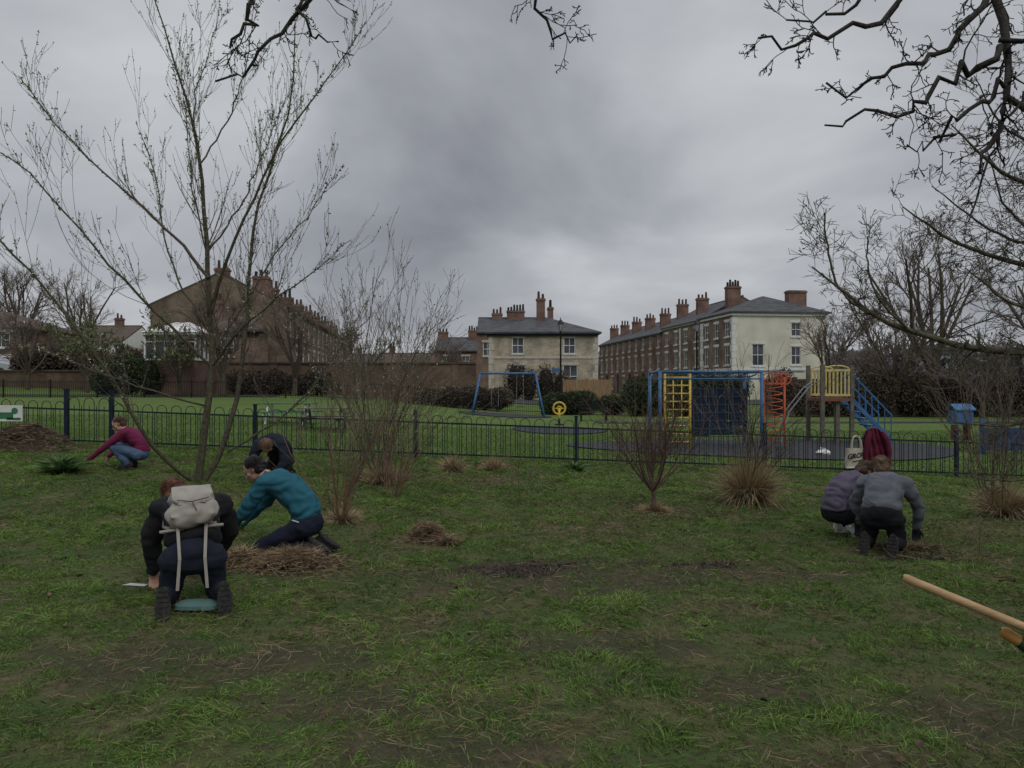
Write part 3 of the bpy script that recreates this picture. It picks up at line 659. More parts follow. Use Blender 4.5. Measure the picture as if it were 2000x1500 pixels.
house('brown brick house with slate roof and a row of chimney pots',(-3.6,78),(1,0,0),(0,1,0),6.4,7.5,.35,7.0,8.7,B_brown,M_slate,front=[(.6,1.5,4.6,6.0)],
 chims=[(4.0,3.5,1.9,.6,9.6,6),(2.0,3.5,1.1,.6,9.3,3)],seed=2)
house('distant brick house with slate roof and chimney pots',(-10,98),(1,0,0),(0,1,0),6,8,.35,6.0,7.8,B_red,M_slate,front=[(1,2,4,5.3),(3.5,4.5,4,5.3)],chims=[(4.8,3.5,1.3,.6,8.9,4),(.8,3.5,1.3,.6,8.7,3)],seed=3)
house('distant low brick house with pale roof',(-20,110),(1,0,0),(0,1,0),9,8,.35,4.2,6.2,B_red,M_tile,front=[(1.5,3,2,3.4),(5.5,7,2,3.4)],chims=[(2,4,.8,.6,7.4,2)],seed=4)
house('distant low brick house with pale roof',(-33,120),(1,0,0),(0,1,0),11,8,.35,4.2,6.4,B_red,M_slate,front=[(1.5,3,2,3.4),(6.5,8,2,3.4)],chims=[(8,4,.8,.6,7.6,2)],seed=5)
ux=A(-.1208,.9927,0);vx=A(.9927,.1208,0)
Wd=[7.2]+[6.0]*7;pos=0
for i,wd_ in enumerate(Wd):
    o=A(19.2,66,0)+ux*pos;pos+=wd_
    near=i==0;ev=7.9 if i<3 else 7.5;rd=10.1 if i<3 else 9.6
    fr=[]
    nw=3 if near else 2
    for k in range(nw):
        c=wd_*(k+.5)/nw
        fr+=[(c-.5,c+.5,5.9,7.2),(c-.5,c+.5,3.4,5.1)]
    fr+=[(wd_*.62,wd_*.62+1.2,1.0,2.7)]
    dr=[(.8,1.8,.45,2.95)]
    sd=[(1.8,2.9,3.3,5.2),(5.4,6.3,3.4,5.0),(5.4,6.3,5.9,7.1)] if near else []
    lab='cream rendered end terrace house with white quoins and hipped slate roof' if near else('three-storey brown brick terraced house with white window surrounds' if i<3 else 'terraced brick house further along the street with chimney stack')
    house(lab,o,ux,vx,wd_,8.7 if near else 8.2,.35,ev,rd if not near else 9.8,B_brown if i<3 else B_red,M_slate,front=fr,side=sd,roof='hip' if near else 'gable',
     chims=([(6.0,2.6,.7,1.3,11.0,5),(2.3,7.0,.8,1.7,10.2,0)] if near else [(wd_-.4,2.2,.55,1.2,rd+.55,3)]+([(wd_-.4,6.2,.55,1.2,rd+.4,3)] if i==1 else [])),
     group='terraced houses along the street',win=(2,2),sidewm=M_render if near else None,white=M_white if i<3 else M_stone,band=[2.9] if i<3 else None,doors=dr,seed=10+i)
vl=-vx;pos=0
for i in range(8):
    wd_=6.2;o=A(-16,54,0)+ux*pos;pos+=wd_
    fr=[(.9,1.8,5.2,6.5),(3.9,4.8,5.2,6.5),(.9,1.8,2.9,4.5),(3.9,4.8,2.9,4.5)]
    sd=[(2.0,2.7,4.4,5.6),(7.0,7.7,4.4,5.6)] if i==0 else []
    house('ochre brick end terrace house with tall plain gable wall' if i==0 else 'terraced brown brick house with bay fronts and chimney stack',o,ux,vl,wd_,9.3,1.1,7.2,9.5,B_ochre,M_tile,front=fr,side=sd,
     chims=[(wd_-.4,2.2,.55,1.1,9.2,3)]+([(.5,1.9,.7,1.1,9.4,3),(3,5.2,.6,1.0,10.3,2)] if i==0 else []),group='terraced houses along the far street',win=(1,2),seed=30+i,doors=[(2.4,3.3,1.1,3.3)])
house('low brown brick rear wing with lean hipped tile roof',(-20.6,50.9),(1,0,0),(0,1,0),3.6,1.9,1.1,5.2,6.3,B_brown,M_tile,front=[(1.0,1.9,3.6,4.7)],roof='hip',chims=[(.5,1.2,.5,.5,7.4,2)],seed=45)
gx,gy=-22.6,46.5;gb=G(gx,gy);Hh=thing('garden_room','white timber garden room with tall windows on a brick base','garden room',(gx,gy,gb))
mb=MB();mb.box((gx+1.6,gy+1.5,(gb-.3+3.15)/2),(3.2,3,3.15-gb+.3));part(mb,'wall',Hh,B_red)
mb=MB()
for k in range(6): mb.box((gx+.05+k*.62,gy+.05,3.95),(.1,.1,1.6))
for k in range(1,5): mb.box((gx+3.15,gy+k*.7,3.95),(.1,.1,1.6))
mb.box((gx+1.6,gy+1.5,3.2),(3.3,3.1,.1));mb.box((gx+1.6,gy+1.5,4.8),(3.4,3.2,.16));mb.box((gx+1.6,gy+.06,4.3),(3.1,.06,.06));part(mb,'frame',Hh,M_white)
mb=MB();mb.box((gx+1.6,gy+1.5,3.98),(3.0,2.8,1.5));part(mb,'pane',Hh,M_glass)
mb=MB();c=[A(gx-.15,gy-.15,4.88),A(gx+3.35,gy-.15,4.88),A(gx+3.35,gy+3.15,4.88),A(gx-.15,gy+3.15,4.88)];r=[A(gx+1.2,gy+1.5,5.6),A(gx+2.2,gy+1.5,5.6)]
mb.poly([c[0],c[1],r[1],r[0]]);mb.poly([c[2],c[3],r[0],r[1]]);mb.poly([c[1],c[2],r[1]]);mb.poly([c[3],c[0],r[0]]);part(mb,'roof',Hh,M_white)
for k,(hx,hy) in enumerate([(-50.5,62),(-48,80),(-40.5,84)]):
    bz_=G(hx,hy)-.6
    house(['brick semi-detached house with brown hipped roof and pale bays','white rendered house with tiled roof','red brick house with tiled roof'][k],(hx,hy),(1,0,0),(0,1,0),[10.5,7,9][k],8,bz_,bz_+4.4,bz_+6.2,[B_red,M_white,B_red][k],M_tile,
     front=[(1,2.6,bz_+2.9,bz_+4.1),(6,7.0,bz_+2.9,bz_+4.1) if k!=0 else (7.2,9.4,bz_+2.9,bz_+4.1),(1,2.6,bz_+.8,bz_+2.1)]+([(7.2,9.4,bz_+.8,bz_+2.1)] if k==0 else []),roof='hip' if k!=1 else 'gable',win=(3,1),chims=[(4.5,4,.8,.6,bz_+7.2,2)],seed=50+k,white=M_white)
def brickwall(label,x0,y0,x1,y1,top,t=.3):
    zb=min(G(x0,y0),G(x1,y1));T=thing('garden_wall',label,'wall',(x0,y0,zb))
    a=A(x1-x0,y1-y0,0);le=np.linalg.norm(a);a=a/le;n_=A(-a[1],a[0],0)
    mb=MB();mb.box3((x0,y0,zb-.5),a*le,n_*t,(0,0,top-zb+.5))
    for k in range(int(le/4)+1): mb.box3(A(x0,y0,zb-.5)+a*min(k*4,le-.5)-n_*.06,a*.45,n_*.055,(0,0,top-zb+.45))
    part(mb,'wall',T,B_wall)
    mb=MB();mb.box3(A(x0,y0,top)-n_*.1,a*le,n_*(t+.16),(0,0,.1));part(mb,'coping',T,M_tile)
brickwall('long old brown brick park wall with coping',-20,50,-2.4,50.6,3.05)
brickwall('low brown brick wall beside the road',-60,53.5,-20.5,50.4,2.55)
brickwall('brown brick wall behind bare hedge',15,45.5,44,44,1.9)
T=thing('wooden_fence','tan close-boarded wooden garden fence','fence',(3.9,57.5,G(4,57.5)));mb=MB();R=rs(6)
for k in range(24): mb.box((3.95+k*.15,57.5,G(5,57.5)+.9),(.14,.03,1.8+R.uniform(-.02,.02)))
part(mb,'board',T,M_plank)
for k in range(3):
    mb=MB();mb.box((3.9+k*1.8,57.56,G(5,57.5)+.95),(.1,.1,1.95));part(mb,'post',T,M_plank)
# ------------------------------------------------------------ bow-top railings
FY=16.2
fx=[-15.2,-12.4,-9.52,-8.56,-5.49,-2.06,1.37,5.4,9.5,13.2,16.5]
T=thing('bow_top_railing','long dark blue-green bow-top metal railing around the playground','fence',(fx[0],FY,G(fx[0],FY)))
def fz(x): return float(-.037*(np.clip(x,-14,14)-1.37))
th=np.linspace(0,math.pi,9)
for i in range(len(fx)-1):
    a,b=fx[i],fx[i+1];mb=MB();n_=max(2,int(round((b-a)/.3)));pw=(b-a)/n_;hw=pw*.34
    items=[]
    for k in range(n_):
        c=a+(k+.5)*pw;z=fz(c);h=.92+(0.1 if i==2 else 0)
        p=[(c-hw,FY,z+.06)]+[(c-hw,FY,z+h-hw)]+[(c-hw*math.cos(t),FY,z+h-hw+hw*math.sin(t)) for t in th]+[(c+hw,FY,z+h-hw),(c+hw,FY,z+.06)]
        items.append((np.array(p),np.full(len(p),.008)))
        items.append((np.array([(c+pw/2,FY,z+.06),(c+pw/2,FY,z+h-.17)]),np.full(2,.008)))
        items.append((np.array([(c,FY,z+.06),(c,FY,z+h-.17)]),np.full(2,.008)))
    mb.tubes(items,5)
    for zo in(.1,.76): mb.box3((a,FY-.008,fz(a)+zo-.02),(b-a,0,fz(b)-fz(a)),(0,.022,0),(0,0,.035))
    part(mb,'panel',T,M_fence)
for i,a in enumerate(fx):
    h=1.17 if i in(2,3) else .99;w_=.08 if i in(2,3) else .06
    mb=MB();z=fz(a);mb.box((a,FY,z+h/2-.1),(w_,w_,h+.2));mb.box((a,FY,z+h+.015),(w_+.02,w_+.02,.03))
    part(mb,'post',T,M_fpost)
sx0=-10.72;sz=fz(sx0)
T=thing('notice_board','white notice panel with green picture fixed to railing','sign',(sx0,FY-.03,sz))
mb=MB();mb.box((sx0,FY-.04,sz+.63),(.56,.015,.34));part(mb,'panel',T,M_white)
mb=MB();mb.box((sx0-.08,FY-.051,sz+.58),(.34,.003,.14));mb.cyl((sx0+.12,FY-.050,sz+.68),(sx0+.12,FY-.053,sz+.68),.07,n=12);mb.box((sx0+.1,FY-.051,sz+.51),(.3,.003,.05));part(mb,'print',T,M_green)
def railing(label,x0,x1,y,h=1.1,step=.13):
    T=thing('metal_railing',label,'fence',(x0,y,G(x0,y)));xs_=np.arange(x0,x1,step)
    mb=MB();it=[(np.array([(x,y,G(x,y)),(x,y,G(x,y)+h)]),np.full(2,.011)) for x in xs_];mb.tubes(it,4)
    seg=np.linspace(x0,x1,24)
    for zo in(.15,h-.1): mb.tubes([(np.array([(x,y,G(x,y)+zo) for x in seg]),np.full(24,.02))],4)
    part(mb,'panel',T,M_black)
    for x in np.arange(x0,x1+.1,2.7):
        mb=MB();mb.box((x,y,G(x,y)+h/2),(.07,.07,h+.1));part(mb,'post',T,M_black)
railing('dark vertical-bar railing behind the swings',-9,14,46.2)
railing('dark vertical-bar railing beside the footpath',-40,-9.2,43.5,1.0)
# ------------------------------------------------------------ lamp, sign
lx,ly=3.53,55;lz=G(lx,ly)
T=thing('street_lamp','tall black park lamp post with lantern and blue direction sign','street lamp',(lx,ly,lz))
mb=MB();mb.revolve((lx,ly,lz),[(.16,0),(.16,.5),(.1,.7),(.08,1.2),(.07,3),(.055,5.3),(.09,5.35),(.05,5.45)],12);mb.cyl((lx-.25,ly,lz+4.9),(lx+.25,ly,lz+4.9),.02);part(mb,'post',T,M_black,True)
mb=MB();mb.revolve((lx,ly,lz+5.45),[(.1,0),(.2,.5)],6);part(mb,'lantern',T,M_lampglass)
mb=MB();mb.revolve((lx,ly,lz+5.95),[(.24,0),(.2,.1),(.1,.28),(.03,.34),(.03,.45),(.001,.5)],6)
for k in range(6):
    t=k*math.pi/3;mb.cyl((lx+.1*math.cos(t),ly+.1*math.sin(t),lz+5.45),(lx+.2*math.cos(t),ly+.2*math.sin(t),lz+5.96),.012,n=4)
part(mb,'cap',T,M_black)
mb=MB();mb.box((lx-.35,ly-.06,lz+2.6),(.6,.03,.28));part(mb,'direction_sign',T,M_blue)
lx,ly=13.9,57;lz=G(lx,ly)
T2=copything(T,(lx,ly,lz),'black lamp post with lantern before the terrace')
for c in list(T2.children):
    if c.name.startswith('direction_sign'): bpy.data.objects.remove(c)
# ------------------------------------------------------------ playground
sx1,sx2,sy=-1.75,1.3,42;z=G(0,sy)
T=thing('swing_set','blue metal A-frame swing set with two seats','swing',(sx1,sy,z))
mb=MB();top=z+2.35
for x,o_ in((sx1,-.45),(sx2,.45)):
    for s in(-1,1): mb.cyl((x+o_,sy+s*.9,z),(x,sy,top),.055)
mb.cyl((sx1-.05,sy,top),(sx2+.05,sy,top),.06);mb.cyl((sx1-.2,sy-.45,z+1.2),(sx1-.2,sy+.45,z+1.2),.035);mb.cyl((sx2+.2,sy-.45,z+1.2),(sx2+.2,sy+.45,z+1.2),.035)
part(mb,'frame',T,M_blue,True)
for c in(-.95,.45):
    mb=MB();mb.box((c,sy,z+.5),(.45,.18,.03));part(mb,'seat',T,M_black)
    mb=MB()
    for s in(-.2,.2): mb.cyl((c+s,sy,z+.5),(c+s*.9,sy,top),.009,n=5)
    part(mb,'chain',T,M_steel)
px_,py_=2.12,34;z=G(px_,py_)
T=thing('spinner_toy','yellow ring-shaped playground spinner on a short post','playground toy',(px_,py_,z))
def ring(c,r,t,ax,n=28,mb=None,mi=0):
    th=np.linspace(0,2*math.pi,n+1);a=nrm(np.cross(ax,[0.01,.02,1]));b=np.cross(ax,a)
    P=np.array([np.asarray(c)+r*(math.cos(q)*a+math.sin(q)*b) for q in th]);mb.tubes([(P,np.full(n+1,t))],7,mi)
mb=MB();ring((px_,py_,z+.75),.27,.045,A(0,1,0),mb=mb);ring((px_,py_,z+.75),.09,.03,A(0,1,0),mb=mb);mb.box((px_,py_,z+.75),(.5,.04,.05));mb.cyl((px_,py_,z+.15),(px_,py_,z+.75),.05);part(mb,'ring',T,M_yel,True)
mb=MB();mb.revolve((px_,py_,z),[(.2,0),(.2,.05),(.05,.08),(.05,.3)],12);part(mb,'base',T,M_black)
def bench(x,y,w_,lab):
    z=G(x,y);T=thing('park_bench',lab,'bench',(x,y,z))
    mb=MB()
    for k in range(3): mb.box((x,y-.12+k*.14,z+.45),(w_,.11,.04))
    part(mb,'seat',T,M_black);mb=MB()
    for k in range(2): mb.box((x,y+.24+k*.02,z+.62+k*.17),(w_,.03,.12))
    part(mb,'backrest',T,M_black)
    for s in(-1,1):
        mb=MB();mb.box((x+s*w_*.42,y-.15,z+.22),(.06,.06,.45));mb.box((x+s*w_*.42,y+.25,z+.42),(.06,.05,.84));mb.box((x+s*w_*.42,y+.02,z+.64),(.05,.5,.04));part(mb,'leg',T,M_black)
bench(4.1,38,1.5,'dark metal park bench beside railings')
def picnic(x,y,lab,mt,w_=1.7,legm=None):
    z=G(x,y);T=thing('picnic_table',lab,'picnic table',(x,y,z))
    mb=MB()
    for k in range(5): mb.box((x,y-.3+k*.15,z+.74),(w_,.13,.04))
    part(mb,'table_top',T,mt)
    for s in(-1,1):
        mb=MB();mb.box((x,y+s*.72,z+.44),(w_,.26,.04));part(mb,'bench_seat',T,mt)
    for s in(-1,1):
        mb=MB();mb.box((x+s*w_*.34,y,z+.38),(.07,1.6,.09))
        for q in(-1,1): mb.box3((x+s*w_*.34-.03,y+q*.55-.05,z),(.06,0,0),(0,.1,0),(0,-q*.35,.72))
        part(mb,'leg',T,legm or M_tabletop)
picnic(-6.3,25.5,'dark wooden picnic table on mown grass',M_tabletop)
picnic(-8.1,27.5,'picnic table with green seats and pale legs',M_green,2.0,M_white)
cx0,cx1,cy=4.22,7.12,21.6;gzc=G(5.6,21.4);zt=gzc+2.2
T=thing('climbing_frame','blue climbing frame with yellow rungs, dark net panel and orange coil','climbing frame',(cx0,cy,gzc))
mb=MB()
for x in(cx0,cx1):
    for y_ in(cy,cy+1.6): mb.cyl((x,y_,gzc-.2),(x,y_,zt),.05)
for y_ in(cy,cy+1.6): mb.cyl((cx0,y_,zt),(cx1,y_,zt),.035);mb.cyl((cx0,y_,zt-.2),(cx1,y_,zt-.2),.022)
for x in(cx0,cx1): mb.cyl((x,cy,zt),(x,cy+1.6,zt),.04)
mb.cyl((cx1,cy,zt),(cx1+1.2,cy,zt),.02)
part(mb,'frame',T,M_blue,True)
mb=MB()
for k in range(13): x=cx0+.95+k*.16;mb.cyl((x,cy,zt),(x,cy+1.6,zt),.016)
q=np.linspace(0,1,60);P=np.stack([cx0+.95+q*1.9,cy+.8+.5*np.sin(q*30),zt-.06+.07*np.cos(q*30)],-1);mb.tubes([(P,np.full(60,.022))],5)
part(mb,'monkey_bars',T,M_blue,True)
mb=MB()
for x in(cx0+.14,cx0+.86): mb.cyl((x,cy+.02,gzc-.1),(x,cy+.02,zt-.05),.035)
for k in range(9): z=gzc+.2+k*.23;mb.cyl((cx0+.14,cy+.02,z),(cx0+.86,cy+.02,z),.022)
for x in(cx0+.38,cx0+.62): mb.cyl((x,cy+.02,gzc+.2),(x,cy+.02,zt-.2),.016)
part(mb,'ladder',T,M_yel,True)
mb=MB();x0_=cx0+1.05;Wc=1.65
for k in range(3): mb.box3((x0_+k*.56,cy+.7,gzc+.3+.05*k),(.54,0,0),(0,.05,0),(0,.0,1.42-.06*k))
part(mb,'climbing_wall',T,M_dblue)
mb=MB()
for k in range(8): u=k/7*Wc;mb.cyl((x0_+u,cy+.25,gzc+.1),(x0_+u,cy+.6,zt-.22),.011,n=5)
for k in range(9): v=k/8;mb.cyl((x0_,cy+.25+.35*v,gzc+.1+1.85*v),(x0_+Wc,cy+.25+.35*v,gzc+.1+1.85*v),.011,n=5)
part(mb,'climbing_net',T,mat('rope_blue_grey',(.05,.08,.13),(.035,.06,.09),.8))
R=rs(4)
for mi_,m_ in enumerate((M_org,M_yel)):
    mb=MB()
    for k in range(2):
        u=R.uniform(.15,1.5);v=R.uniform(.2,.8);c=A(x0_+u,cy+.69,gzc+.3+v*1.4);mb.cyl(c,c+A(0,-.05,.01),.04,.022,7)
    part(mb,'hand_hold',T,m_)
mb=MB();q=np.linspace(0,1,200);ccx=cx1+.42;P=np.stack([ccx+.22*np.cos(q*2*math.pi*8),cy+.2+.22*np.sin(q*2*math.pi*8),gzc+.15+q*1.65],-1);mb.tubes([(P,np.full(200,.015))],6)
mb.cyl((ccx-.3,cy+.2,gzc-.1),(ccx-.3,cy+.2,zt-.15),.03);mb.cyl((ccx+.3,cy+.2,gzc-.1),(ccx+.3,cy+.2,zt-.15),.03)
for k in range(5): ring((ccx-.25+k*.125,cy-.02,zt-.2),.16,.018,A(0,1,0),20,mb)
part(mb,'coil_climber',T,M_org,True)
tx0,tx1,ty=9.5,10.4,23.2;gt=G(10,23);T=thing('play_tower','wooden play tower with yellow barred panel and blue stairs','playground tower',(tx0,ty,gt))
mb=MB()
for x in(tx0,tx1):
    for y_ in(ty,ty+1.1): mb.box((x,y_,gt+1.2),(.11,.11,2.5))
mb.box((tx0+.5,ty+.1,gt+.7),(.11,.11,1.4))
part(mb,'post',T,M_post)
mb=MB();mb.box((tx0+.45,ty+.55,gt+1.38),(1.0,1.2,.1));part(mb,'deck',T,mat('deck_red_brown',(.22,.08,.05),(.15,.06,.04),.7))
def yp(y_):
    mb=MB()
    for zz_ in(gt+1.52,gt+2.28): mb.box((tx0+.45,y_,zz_),(.78,.05,.07))
    for k in range(7): mb.box((tx0+.10+k*.117,y_,gt+1.9),(.045,.04,.74))
    for sgn in range(9):
        t0=math.pi*sgn/9;t1=math.pi*(sgn+1)/9;mb.cyl((tx0+.45-.36*math.cos(t0),y_,gt+2.3+.12*math.sin(t0)),(tx0+.45-.36*math.cos(t1),y_,gt+2.3+.12*math.sin(t1)),.028,n=6)
    part(mb,'barrier_panel',T,M_yel2)
yp(ty-.02);yp(ty+1.12)
mb=MB()
for s in(.1,.9):
    mb.box3((tx1+.05,ty+s,gt+1.3),(1.25,0,-1.3),(0,.05,0),(0,0,.18));mb.box3((tx1+.05,ty+s,gt+2.15),(1.25,0,-1.3),(0,.05,0),(0,0,.06))
    for k in range(7): u=k/6;mb.cyl((tx1+.07+1.2*u,ty+s+.02,gt+1.35-1.25*u),(tx1+.07+1.2*u,ty+s+.02,gt+2.15-1.25*u),.018,n=6)
for k in range(6): mb.box((tx1+.17+k*.2,ty+.52,gt+1.2-k*.21),(.22,.8,.04))
part(mb,'stairs',T,M_blue)
mb=MB()
for s in(.3,.7):
    P=np.array([(tx0,ty+s,gt+1.95),(tx0-.3,ty+s,gt+1.75),(tx0-.9,ty+s,gt+1.0),(tx0-1.1,ty+s,gt+.3),(tx0-1.15,ty+s,gt)]);mb.tubes([(P,np.full(5,.022))],7)
mb.cyl((tx0-.3,ty+.3,gt+1.75),(tx0-.3,ty+.7,gt+1.75),.014)
part(mb,'slide_rail',T,mat('steel_dull',(.30,.31,.32),(.22,.23,.24),.5),True)
bx_,by_=14.6,21.0;z=G(bx_,by_);T=thing('play_barrier','low blue play panel wall on posts','playground panel',(bx_,by_,z))
mb=MB();mb.box((bx_-.8,by_,z+.45),(1.5,.08,.62));mb.box((bx_+.8,by_,z+.47),(1.5,.08,.66));mb.box((bx_,by_+.05,z+.85),(3.2,.05,.06));part(mb,'panel',T,M_pblue)
for s in(-1.5,0,1.5):
    mb=MB();mb.box((bx_+s,by_+.12,z+.5),(.1,.1,1.0));part(mb,'post',T,M_blue)
bx_,by_=14.8,25.;z=G(bx_,by_);T=thing('play_hut','small blue play hut with pitched lid','playground hut',(bx_,by_,z))
mb=MB();mb.box((bx_,by_,z+.75),(.55,.5,.45));mb.box3((bx_-.34,by_-.3,z+.98),(.68,0,0),(0,.3,.18),(0,0,.04));mb.box3((bx_-.34,by_+.3,z+.98),(.68,0,0),(0,-.3,.18),(0,0,.04));part(mb,'hut',T,M_blue)
for s in(-.2,.2):
    mb=MB();mb.box((bx_+s,by_,z+.25),(.08,.3,.5));part(mb,'leg',T,mat('wood_red_brown',(.16,.07,.045),(.11,.05,.035),.8))
mb=MB();R=rs(8)
c0=A(8.3,20.2,G(8.3,20.2)+.09)
th_=np.linspace(0,2*math.pi,13)[:-1];V=[]
for j,(rr,zz_) in enumerate(((.16,-.05),(.2,0),(.13,.05),(.05,.08),(.09,.12))):
    for t in th_: V.append(c0+A(rr*math.cos(t)*R.uniform(.7,1.3),rr*.7*math.sin(t)*R.uniform(.7,1.3),zz_+R.uniform(-.01,.01)))
mb.add(V,[[j*12+i,j*12+(i+1)%12,(j+1)*12+(i+1)%12,(j+1)*12+i] for j in range(4) for i in range(12)])
single(mb,'plastic_bag',M_white,tuple(c0),'crumpled white carrier bag lying on rubber surface','bag')
# ------------------------------------------------------------ hay piles / tufts
def pile(x,y,rx,ry,h,n,label,seed,m=M_hay,ln=.13,sp_=.5):
    R=rs(seed);z=G(x,y);mb=MB()
    th=np.linspace(0,2*math.pi,25)[:-1]
    V=[];rings=[1,.85,.6,.3,.02]
    for r_ in rings:
        for t in th: V.append((x+rx*.75*r_*math.cos(t)*(1+.1*math.sin(3*t+seed)),y+ry*.75*r_*math.sin(t),z-.03+h*.75*(1-r_**2)*(1+.2*math.sin(2*t+seed))))
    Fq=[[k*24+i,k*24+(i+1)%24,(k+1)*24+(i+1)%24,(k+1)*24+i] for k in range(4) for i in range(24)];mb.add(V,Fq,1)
    a=R.uniform(0,2*math.pi,n);r_=np.abs(R.normal(0,sp_,n));r_=np.where(r_>1.6,R.rand(n),r_)
    P=np.stack([x+rx*r_*np.cos(a),y+ry*r_*np.sin(a)],-1)
    lump=.65+.8*fbm(P[:,0]*5,P[:,1]*5,seed)
    P=np.concatenate([P,(z+.015+h*np.clip(1-r_**2,0,1)*lump*R.uniform(.8,1.05,n))[:,None]],1)
    d=np.stack([R.normal(0,1,n),R.normal(0,1,n),R.normal(.0,.25,n)],-1)
    mb.ribbons(P-nrm(d)*ln*.3,d,ln*(.4+R.rand(n)),.003+.003*R.rand(n)+.0003*y,R.normal(0,.6,(n,3))*[1,1,.5],.35+1.1*R.rand(n)**1.5,0,R)
    single(mb,'hay_pile',[m,M_haycore],(x,y,z),label,'hay pile')
pile(-9.75,15.2,.95,.6,.44,11000,'large heap of pulled brown hay by the railings',91,mat('old_hay',(.27,.20,.13),(.15,.11,.075),.85,6,attr=True))
pile(-2.05,7.0,.42,.28,.12,7000,'wide low heap of pulled hay beside kneeling people',92)
pile(-2.6,7.15,.3,.22,.09,3000,'small loose heap of pulled hay',94,M_straw)
pile(-.92,8.15,.20,.16,.16,4500,'small rounded heap of brown hay on grass',93,ln=.10)
pile(-.72,8.0,.16,.12,.04,900,'small loose scatter of straw on grass',96)
pile(4.15,7.9,.4,.2,.03,900,'thin scatter of pulled dry grass near gardeners',95,M_straw)
def tuft(x,y,r,h,n,label,seed,m=M_straw):
    R=rs(seed);z=G(x,y);a=R.uniform(0,2*math.pi,n);q=R.rand(n)**.6
    P=np.stack([x+r*.35*q*np.cos(a),y+r*.35*q*np.sin(a),np.full(n,z)],-1);d=np.stack([np.cos(a)*q*r/h*.8,np.sin(a)*q*r/h*.8,np.ones(n)],-1)+R.normal(0,.15,(n,3))
    bend=np.stack([np.cos(a)*.5,np.sin(a)*.5,-.5-R.rand(n)],-1)+R.normal(0,.3,(n,3))
    mb=MB();mb.ribbons(P,d,h*(.4+.8*R.rand(n)),.005+.004*R.rand(n),bend*(q[:,None]),.45+.9*R.rand(n),0,R)
    single(mb,'straw_tuft',m,(x,y,z),label,'grass tuft')
tuft(3.4,10.9,.36,.85,4600,'upright tuft of dead straw around a bush base',101)
tuft(6.55,10.1,.36,.62,2600,'dead straw wrapped round the base of a bush',102)
tuft(-1.1,14,.35,.4,900,'dead straw tuft in rough grass',103)
tuft(-.35,14.3,.35,.35,800,'dead straw tuft in rough grass',104)
tuft(1.88,10.1,.35,.22,900,'dry grass around the trunk of a bush',105)
tuft(-3.3,11.2,.4,.3,800,'dry grass at the foot of the plum tree',106)
tuft(-2.1,12.2,.4,.5,1400,'dry grass at the base of the tall shrub',107)
tuft(-2.0,8.95,.3,.25,900,'dry grass at the foot of red stems',108)
def leafplant(x,y,r,h,n,label,seed):
    R=rs(seed);z=G(x,y);a=R.uniform(0,2*math.pi,n);q=R.rand(n)
    P=np.stack([x+r*.4*q*np.cos(a),y+r*.4*q*np.sin(a),np.full(n,z)],-1);d=np.stack([np.cos(a)*q,np.sin(a)*q,np.ones(n)*.9],-1)
    mb=MB();mb.ribbons(P,d,h*(.6+.7*R.rand(n)),.05+.03*R.rand(n),np.stack([np.cos(a),np.sin(a),-.8*np.ones(n)],-1)*.6,.6+.8*R.rand(n),0,R)
    single(mb,'leafy_plant',M_leaf2,(x,y,z),label,'plant')
leafplant(-7.35,12.4,.34,.40,220,'clump of broad fresh green leaves in grass',111)
leafplant(-.6,14.8,.3,.2,60,'low clump of green leaves near railings',112)
leafplant(1.2,14.6,.3,.25,60,'low clump of green leaves near railings',113)
# ------------------------------------------------------------ people
def uvs(mb,c,ax,rad,nu=14,nv=9):
    c=np.asarray(c,float);X_,Y_,Z_=[np.asarray(q,float) for q in ax];V=[c+Z_*rad[2]]
    for j in range(1,nv):
        ph=math.pi*j/nv
        for i in range(nu):
            t=2*math.pi*i/nu;V.append(c+X_*rad[0]*math.sin(ph)*math.cos(t)+Y_*rad[1]*math.sin(ph)*math.sin(t)+Z_*rad[2]*math.cos(ph))
    V.append(c-Z_*rad[2]);k=len(V)-1
    T_=[[0,1+i,1+(i+1)%nu] for i in range(nu)]+[[k,1+(nv-2)*nu+(i+1)%nu,1+(nv-2)*nu+i] for i in range(nu)]
    Q=[[1+j*nu+i,1+(j+1)*nu+i,1+(j+1)*nu+(i+1)%nu,1+j*nu+(i+1)%nu] for j in range(nv-2) for i in range(nu)]
    mb.add(V,Q);n0=mb.n-len(V);mb.f.append((np.array(T_)+n0,0))
def cap(mb,p,q,r1,r2,nu=12):
    p=np.asarray(p,float);q=np.asarray(q,float);t=nrm(q-p);a=nrm(np.cross(t,[0,0,1] if abs(t[2])<.9 else [1,0,0]));b=np.cross(t,a)
    prof=[(p,r1,math.radians(x)) for x in(-80,-45,0)]+[(q,r2,math.radians(x)) for x in(0,45,80)]
    V=[p-t*r1]
    for c,r,ph in prof:
        for i in range(nu):
            th_=2*math.pi*i/nu;V.append(c+t*r*math.sin(ph)+(a*math.cos(th_)+b*math.sin(th_))*r*math.cos(ph))
    V.append(q+t*r2);k=len(V)-1
    T_=[[0,1+(i+1)%nu,1+i] for i in range(nu)]+[[k,1+5*nu+i,1+5*nu+(i+1)%nu] for i in range(nu)]
    Q=[[1+j*nu+i,1+j*nu+(i+1)%nu,1+(j+1)*nu+(i+1)%nu,1+(j+1)*nu+i] for j in range(5) for i in range(nu)]
    mb.add(V,Q);n0=mb.n-len(V);mb.f.append((np.array(T_)+n0,0))
